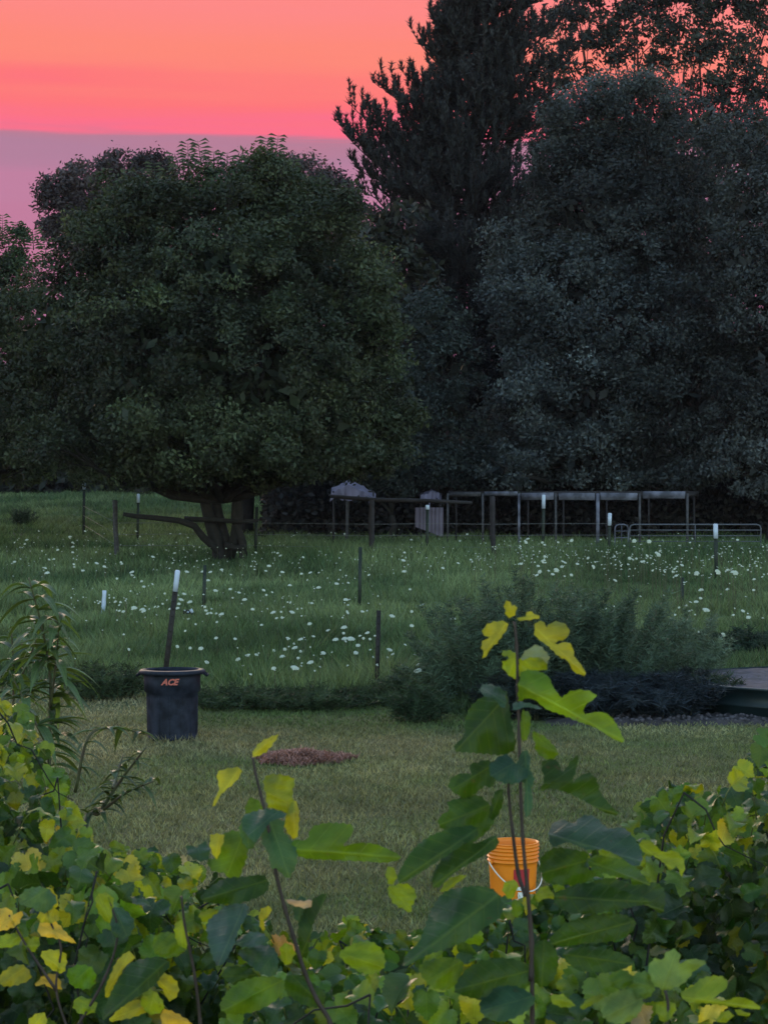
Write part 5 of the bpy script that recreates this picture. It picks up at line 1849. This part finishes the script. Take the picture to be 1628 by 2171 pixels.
V_ = [
 ([(168,1110),(200,1095),(240,1108),(280,1150),(322,1197),(240,1177),(170,1162)], (172,1115), (318,1194), GOL, 0.4, 0.2, 0.0),
 ([(-20,1060),(40,1050),(60,1075),(97,1060),(90,1100),(60,1130),(-10,1140)], (85,1068), (-10,1130), GOL, 0.4, 0.2, 0.0),
 ([(80,1010),(110,970),(170,958),(210,970),(242,1010),(230,1040),(190,1070),(140,1050),(90,1032)], (200,972), (100,1030), (0.075,0.145,0.045), 0.8, 0.2, -0.02),
 ([(190,985),(215,960),(248,1010),(240,1050),(210,1030)], (205,965), (238,1048), YEL, 0.1, 0.2, 0.0),
 ([(165,1072),(210,1030),(245,1060),(250,1100),(200,1112),(165,1100)], (230,1042), (175,1105), YEL, 0.2, 0.3, 0.0),
 ([(175,1240),(230,1225),(282,1245),(270,1322),(210,1300)], (180,1235), (268,1318), (0.24,0.26,0.02), 0.2, 0.3, 0.0),
 ([(-10,1172),(60,1155),(97,1170),(80,1202),(30,1217),(-10,1210)], (90,1168), (0,1205), YG, 0.4, 0.3, 0.0),
 ([(95,1190),(112,1168),(132,1178),(152,1166),(172,1188),(160,1220),(135,1237),(108,1215)], (132,1178), (135,1235), YG, 0.1, 0.3, 0.0),
 ([(408,1000),(450,983),(482,1010),(477,1060),(467,1112),(420,1070)], (420,988), (468,1110), YG, 0.0, 0.2, 0.0),
 ([(470,1060),(520,1048),(572,1110),(540,1172),(480,1160)], (490,1052), (540,1168), TEA, 0.9, 0.3, 0.0),
 ([(-10,1350),(40,1300),(100,1290),(135,1340),(90,1370),(20,1380)], (110,1298), (0,1372), (0.22,0.22,0.02), 0.4, 0.3, 0.0),
 ([(150,1380),(180,1340),(240,1330),(262,1392),(210,1385),(190,1370)], (160,1345), (258,1388), GOL, 0.3, 0.3, 0.02),
 ([(285,1320),(330,1290),(390,1300),(410,1350),(380,1390),(310,1380)], (385,1300), (300,1375), (0.06,0.14,0.010), 0.1, 0.3, 0.0),
 ([(120,1530),(150,1500),(190,1492),(200,1540),(180,1570),(130,1570)], (190,1498), (130,1560), (0.32,0.32,0.02), 0.2, 0.3, 0.0),
 ([(310,1460),(330,1425),(370,1430),(412,1450),(400,1490),(350,1500),(320,1480)], (330,1430), (400,1480), YG, 0.4, 0.3, 0.0),
]
shoot('grape_vine', 'trailing grape vine with golden yellow leaves in the bottom left corner',
      [[(180, 2300), (150, 2200), (120, 2100), (130, 2010), (110, 1960), (90, 1900)], [(150, 2200), (220, 2080), (250, 1980), (230, 1900)], [(120, 2100), (60, 2010), (20, 1940)]],
      4.0, 0.0030, V_, cat='vine', org=(0, 1401), group='grape vines covering the fence in front')


# ------------------------------------------------------------------ grape vines
def vine(label, contour, d0, d1, count, cols, weights, leaf_px=(46, 95), seed=0, hang=360):
    """leaves fill the bush below its upper outline (photograph pixels), between depths d0 and d1"""
    rr_ = random.Random(seed)
    xs = [p[0] for p in contour]; ys = [p[1] for p in contour]
    x0, x1 = xs[0], xs[-1]
    c = W((x0 + x1) / 2, 1900, (d0 + d1) / 2); base = Vector((c.x, c.y, 0))
    root = thing('grape_vine', label, 'vine', 'grape vines covering the fence in front', base)
    mb, st = MB(), MB()
    def cy(x): return float(np.interp(x, xs, ys))
    for i in range(int(count * 1.75)):
        x = rr_.uniform(x0, x1)
        top = cy(x)
        f = rr_.random()
        y = top + 18 + (2171 + 90 - top) * f ** 1.05
        dd = d0 + (d1 - d0) * rr_.random()
        if f < 0.12: dd = d0 + (d1 - d0) * rr_.uniform(0.3, 1)
        L = rr_.uniform(*leaf_px) * (3.3 / FPX)
        p = W(x, y, dd) - base
        # outward and up, tips hang down
        nrm = Vector((rr_.gauss(0, 0.55), -0.75 + rr_.gauss(0, 0.4), 0.55 + rr_.gauss(0, 0.35)))
        tip_dir = Vector((rr_.gauss(0, 0.7), rr_.gauss(0, 0.35) - 0.25, -0.6 + rr_.gauss(0, 0.5))).normalized()
        shape = rr_.choices(['grape', 'heart', 'mulberry'], [0.12, 0.76, 0.12])[0]
        young_lit = max(0, 1 - (y - top) / 260)
        w = [wt * (1 + 1.5 * young_lit if k >= 2 else 1) for k, wt in enumerate(weights)]
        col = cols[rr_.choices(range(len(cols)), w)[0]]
        j = rr_.uniform(0.7, 1.25) * (0.62 + 0.38 * min(1, young_lit * 2.5))  # lower leaves: older, and the bush's inner shade put into their colour
        if rr_.random() < 0.008: col = (0.30, 0.22, 0.14)
        j2 = rr_.uniform(0.85, 1.2)
        near = f < 0.75
        leaf_into(mb, p - tip_dir * L * 0.5, p + tip_dir * L * 0.5, nrm, shape, rr_.uniform(0.8, 1.15), rr_.uniform(0.0, 0.7), rr_.uniform(-0.1, 0.6), rr_.uniform(0.04, 0.14),
                  (col[0] * j * j2, col[1] * j, col[2] * j), n=24, rings=3, teeth=0.06, seed=i, curl=rr_.uniform(-0.2, 0.4))
        if rr_.random() < 0.4:
            s0 = p - tip_dir * L * 0.5
            e = s0 + Vector((rr_.uniform(-0.05, 0.05), 0.05, -0.06))
            st.tube([e, (s0 + e) / 2 + Vector((0, 0, 0.008)), s0], [0.0016, 0.0014, 0.0012], 4, mi=1)
    # woody canes from the ground up into the leaves
    nc = max(3, int((x1 - x0) / 95))
    for k in range(nc):
        x = x0 + (x1 - x0) * (k + rr_.random()) / nc
        dd = rr_.uniform(d0, d1)
        topp = W(x, cy(x) + 40, dd) - base
        b = Vector((topp.x + rr_.uniform(-.2, .2), topp.y, 0))
        st.tube(limb_pts(b, topp, 0.0, 8, 0.5), [0.0055 * (1 - 0.08 * i) for i in range(9)], 6)
        e = topp + Vector((rr_.uniform(-0.4, 0.4), 0, rr_.uniform(-0.3, -0.05)))
        st.tube(limb_pts(topp, e, 0.1, 6, 0.4), [0.0026 * (1 - 0.1 * i) for i in range(7)], 5)
    # lower leaves down to the ground
    wd = (x1 - x0) / FPX * d0
    for i in range(int(count * 0.35)):
        p = Vector((rr_.uniform(-0.5, 0.5) * wd, rr_.uniform(d0, d1) - base.y, rr_.uniform(0.1, W(0, 2200, d0).z)))
        nrm = Vector((rr_.gauss(0, 0.5), -0.8, 0.5)); L = rr_.uniform(0.07, 0.12)
        td = Vector((rr_.gauss(0, 0.6), -0.3, -0.7)).normalized()
        leaf_into(mb, p, p + td * L, nrm, 'heart', 1, 0.2, 0.1, 0.03, cols[0], n=10, rings=2, teeth=0.03, seed=i)
    fo = mb.build('foliage', M['grape'], root, smooth=True)
    st.build('canes', [M['bark'], M['stalk']], root, smooth=True)


GC = [(0.022, 0.056, 0.012), (0.046, 0.105, 0.016), (0.100, 0.172, 0.014), (0.20, 0.25, 0.016), (0.32, 0.29, 0.030)]
vine('grape vine at far left with many yellow green leaves', [(-160, 1420), (0, 1450), (60, 1520), (120, 1600), (150, 1680), (200, 1790)], 5.2, 6.6, 420, GC, [3, 3, 2.6, 1.6, 0.12], seed=1)
vine('grape vine in the left corner with a few golden leaves', [(-120, 1860), (40, 1830), (140, 1800), (230, 1810), (330, 1850)], 4.4, 5.6, 360, GC, [4, 3, 1.8, 1.0, 0.35], leaf_px=(52, 105), seed=2)
vine('grape vine between the left corner and the thin mulberry shoot', [(180, 1790), (260, 1780), (340, 1810), (420, 1830), (480, 1890), (560, 1950)], 5.0, 6.4, 430, GC, [3, 3, 2.2, 0.9, 0.08], seed=3)
vine('low grape vine in the middle below open lawn', [(540, 1960), (640, 1990), (740, 1945), (860, 1980), (960, 1985), (1040, 1960)], 5.2, 6.6, 400, GC, [3, 3, 2.2, 1.0, 0.3], seed=4)
vine('dark grape vine right of the bucket', [(990, 1950), (1060, 1915), (1130, 1900), (1170, 1870), (1220, 1810), (1300, 1780), (1380, 1760)], 5.0, 6.4, 460, GC, [5, 3, 1.0, 0.3, 0.05], seed=5)
vine('tall grape vine rising at the right edge with lime green leaves', [(1340, 1740), (1380, 1690), (1450, 1640), (1500, 1680), (1560, 1640), (1600, 1560), (1640, 1540), (1800, 1500)], 5.0, 6.6, 620, GC, [4.5, 3.5, 1.6, 0.8, 0.1], leaf_px=(52, 110), seed=6)
vine('grape vine across the bottom in front of the others', [(500, 2090), (700, 2060), (900, 2080), (1100, 2060), (1300, 2030), (1500, 2060)], 4.2, 5.0, 340, GC, [4, 3, 1.6, 0.8, 0.1], leaf_px=(60, 110), seed=7)

vine('grape vine further along the fence, beyond the left edge of the view', [(-1000, 1500), (-700, 1560), (-400, 1450), (-150, 1480)], 4.8, 6.4, 520, GC, [4, 3, 2, 0.8, 0.1], leaf_px=(60, 110), seed=8)
vine('grape vine further along the fence, beyond the right edge of the view', [(1780, 1500), (2100, 1560), (2400, 1480), (2700, 1560)], 4.8, 6.4, 520, GC, [4, 3, 2, 0.8, 0.1], leaf_px=(60, 110), seed=9)

# ------------------------------------------------------------------ tall narrow-leaved plant at left
def lance_plant(label, d, lines, nleaf, seed, col, lpx=(60, 120), extra=()):
    rr_ = random.Random(seed)
    b = W(lines[0][0][0], lines[0][0][1], d); base = Vector((b.x, b.y, 0))
    root = thing('narrow_leaved_plant', label, 'plant', None, base)
    st, lf = MB(), MB()
    for k, line in enumerate(lines):
        P = [W(q[0], q[1], d + 0.1 * math.sin(k * 2 + i)) - base for i, q in enumerate(line)]
        if k == 0: P = [Vector((0, 0, 0))] + P
        C = catmull([tuple(p) for p in P], 5 * (len(P) - 1))
        r0 = 0.011 if k == 0 else 0.006
        st.tube([Vector(c) for c in C], [r0 * (1 - 0.75 * i / (len(C) - 1)) for i in range(len(C))], 6)
        n_ = nleaf[k]
        for i in range(n_):
            t = (1 - (1 - (i + rr_.random()) / n_) * (0.62 if k == 0 else 0.9))
            s = C[min(int(t * (len(C) - 1)), len(C) - 1)]
            L = rr_.uniform(*lpx) / FPX * d
            a = rr_.uniform(0, 2 * math.pi)
            dr = Vector((math.cos(a), math.sin(a) * 0.6, rr_.uniform(-0.1, 0.6))).normalized()
            # arching leaf: two-part blade bending over
            V, F = leaf_flat('lance', 12, 2, 0)
            side = dr.cross(Vector((0, 0, 1))).normalized()
            up = side.cross(dr)
            x, y = V[:, 0], V[:, 1]
            bend = rr_.uniform(0.3, 0.9)
            co = np.array(s) + (np.array(dr)[None] * (x - 0.15 * bend * x ** 2)[:, None] + np.array(side)[None] * y[:, None] * 0.8
                                + np.array((0, 0, -1))[None] * (bend * x ** 2)[:, None] + np.array(up)[None] * (np.abs(y) * 0.4)[:, None]) * L
            j = rr_.uniform(0.6, 1.4)
            lf.add(co, F, 0, np.array([c * j for c in col]), V.copy())
    st.build('stems', M['green_stem'], root, smooth=True)
    lf.build('foliage', M['grape'], root, smooth=True)


lance_plant('tall leafy stalk with narrow arching leaves left of the bin', 8.5,
            [[(110, 1760), (105, 1600), (108, 1450), (92, 1340), (62, 1225)],
             [(108, 1500), (120, 1400), (128, 1300)],
             [(110, 1600), (60, 1500), (20, 1420)]],
            [60, 24, 22], 11, (0.060, 0.100, 0.040), (70, 130))
lance_plant('leafy stalk with narrow leaves at the left edge behind grape leaves', 9.0,
            [[(20, 1760), (25, 1600), (30, 1450), (25, 1330)], [(28, 1480), (60, 1400), (90, 1330)]],
            [50, 20], 12, (0.055, 0.095, 0.042), (60, 110))
lance_plant('sparse twig with drooping narrow leaves in front of the bin foot', 7.0,
            [[(175, 1820), (215, 1720), (260, 1650), (310, 1585)],
             [(215, 1720), (270, 1680), (330, 1655)],
             [(160, 1680), (190, 1560), (250, 1545), (320, 1560)],
             [(240, 1670), (250, 1640), (262, 1600)]],
            [26, 16, 16, 8], 13, (0.045, 0.075, 0.030), (38, 75))


# ------------------------------------------------------------------ evening air
hz_m, hnt = new_mat('evening_air')
ho = node(hnt, 'ShaderNodeOutputMaterial')
hv = node(hnt, 'ShaderNodeVolumePrincipled')
hv.inputs['Color'].default_value = (0.82, 0.74, 0.95, 1)
hv.inputs['Density'].default_value = 0.00007
hv.inputs['Anisotropy'].default_value = 0.2
hnt.links.new(hv.outputs[0], ho.inputs['Volume'])
m = MB()
m.box((0, 90, 24), (240, 220, 50))
tag(m.build('haze', hz_m), 'thin evening haze between the lawn and the far trees', 'haze', kind='stuff')
S.cycles.volume_bounces = 0
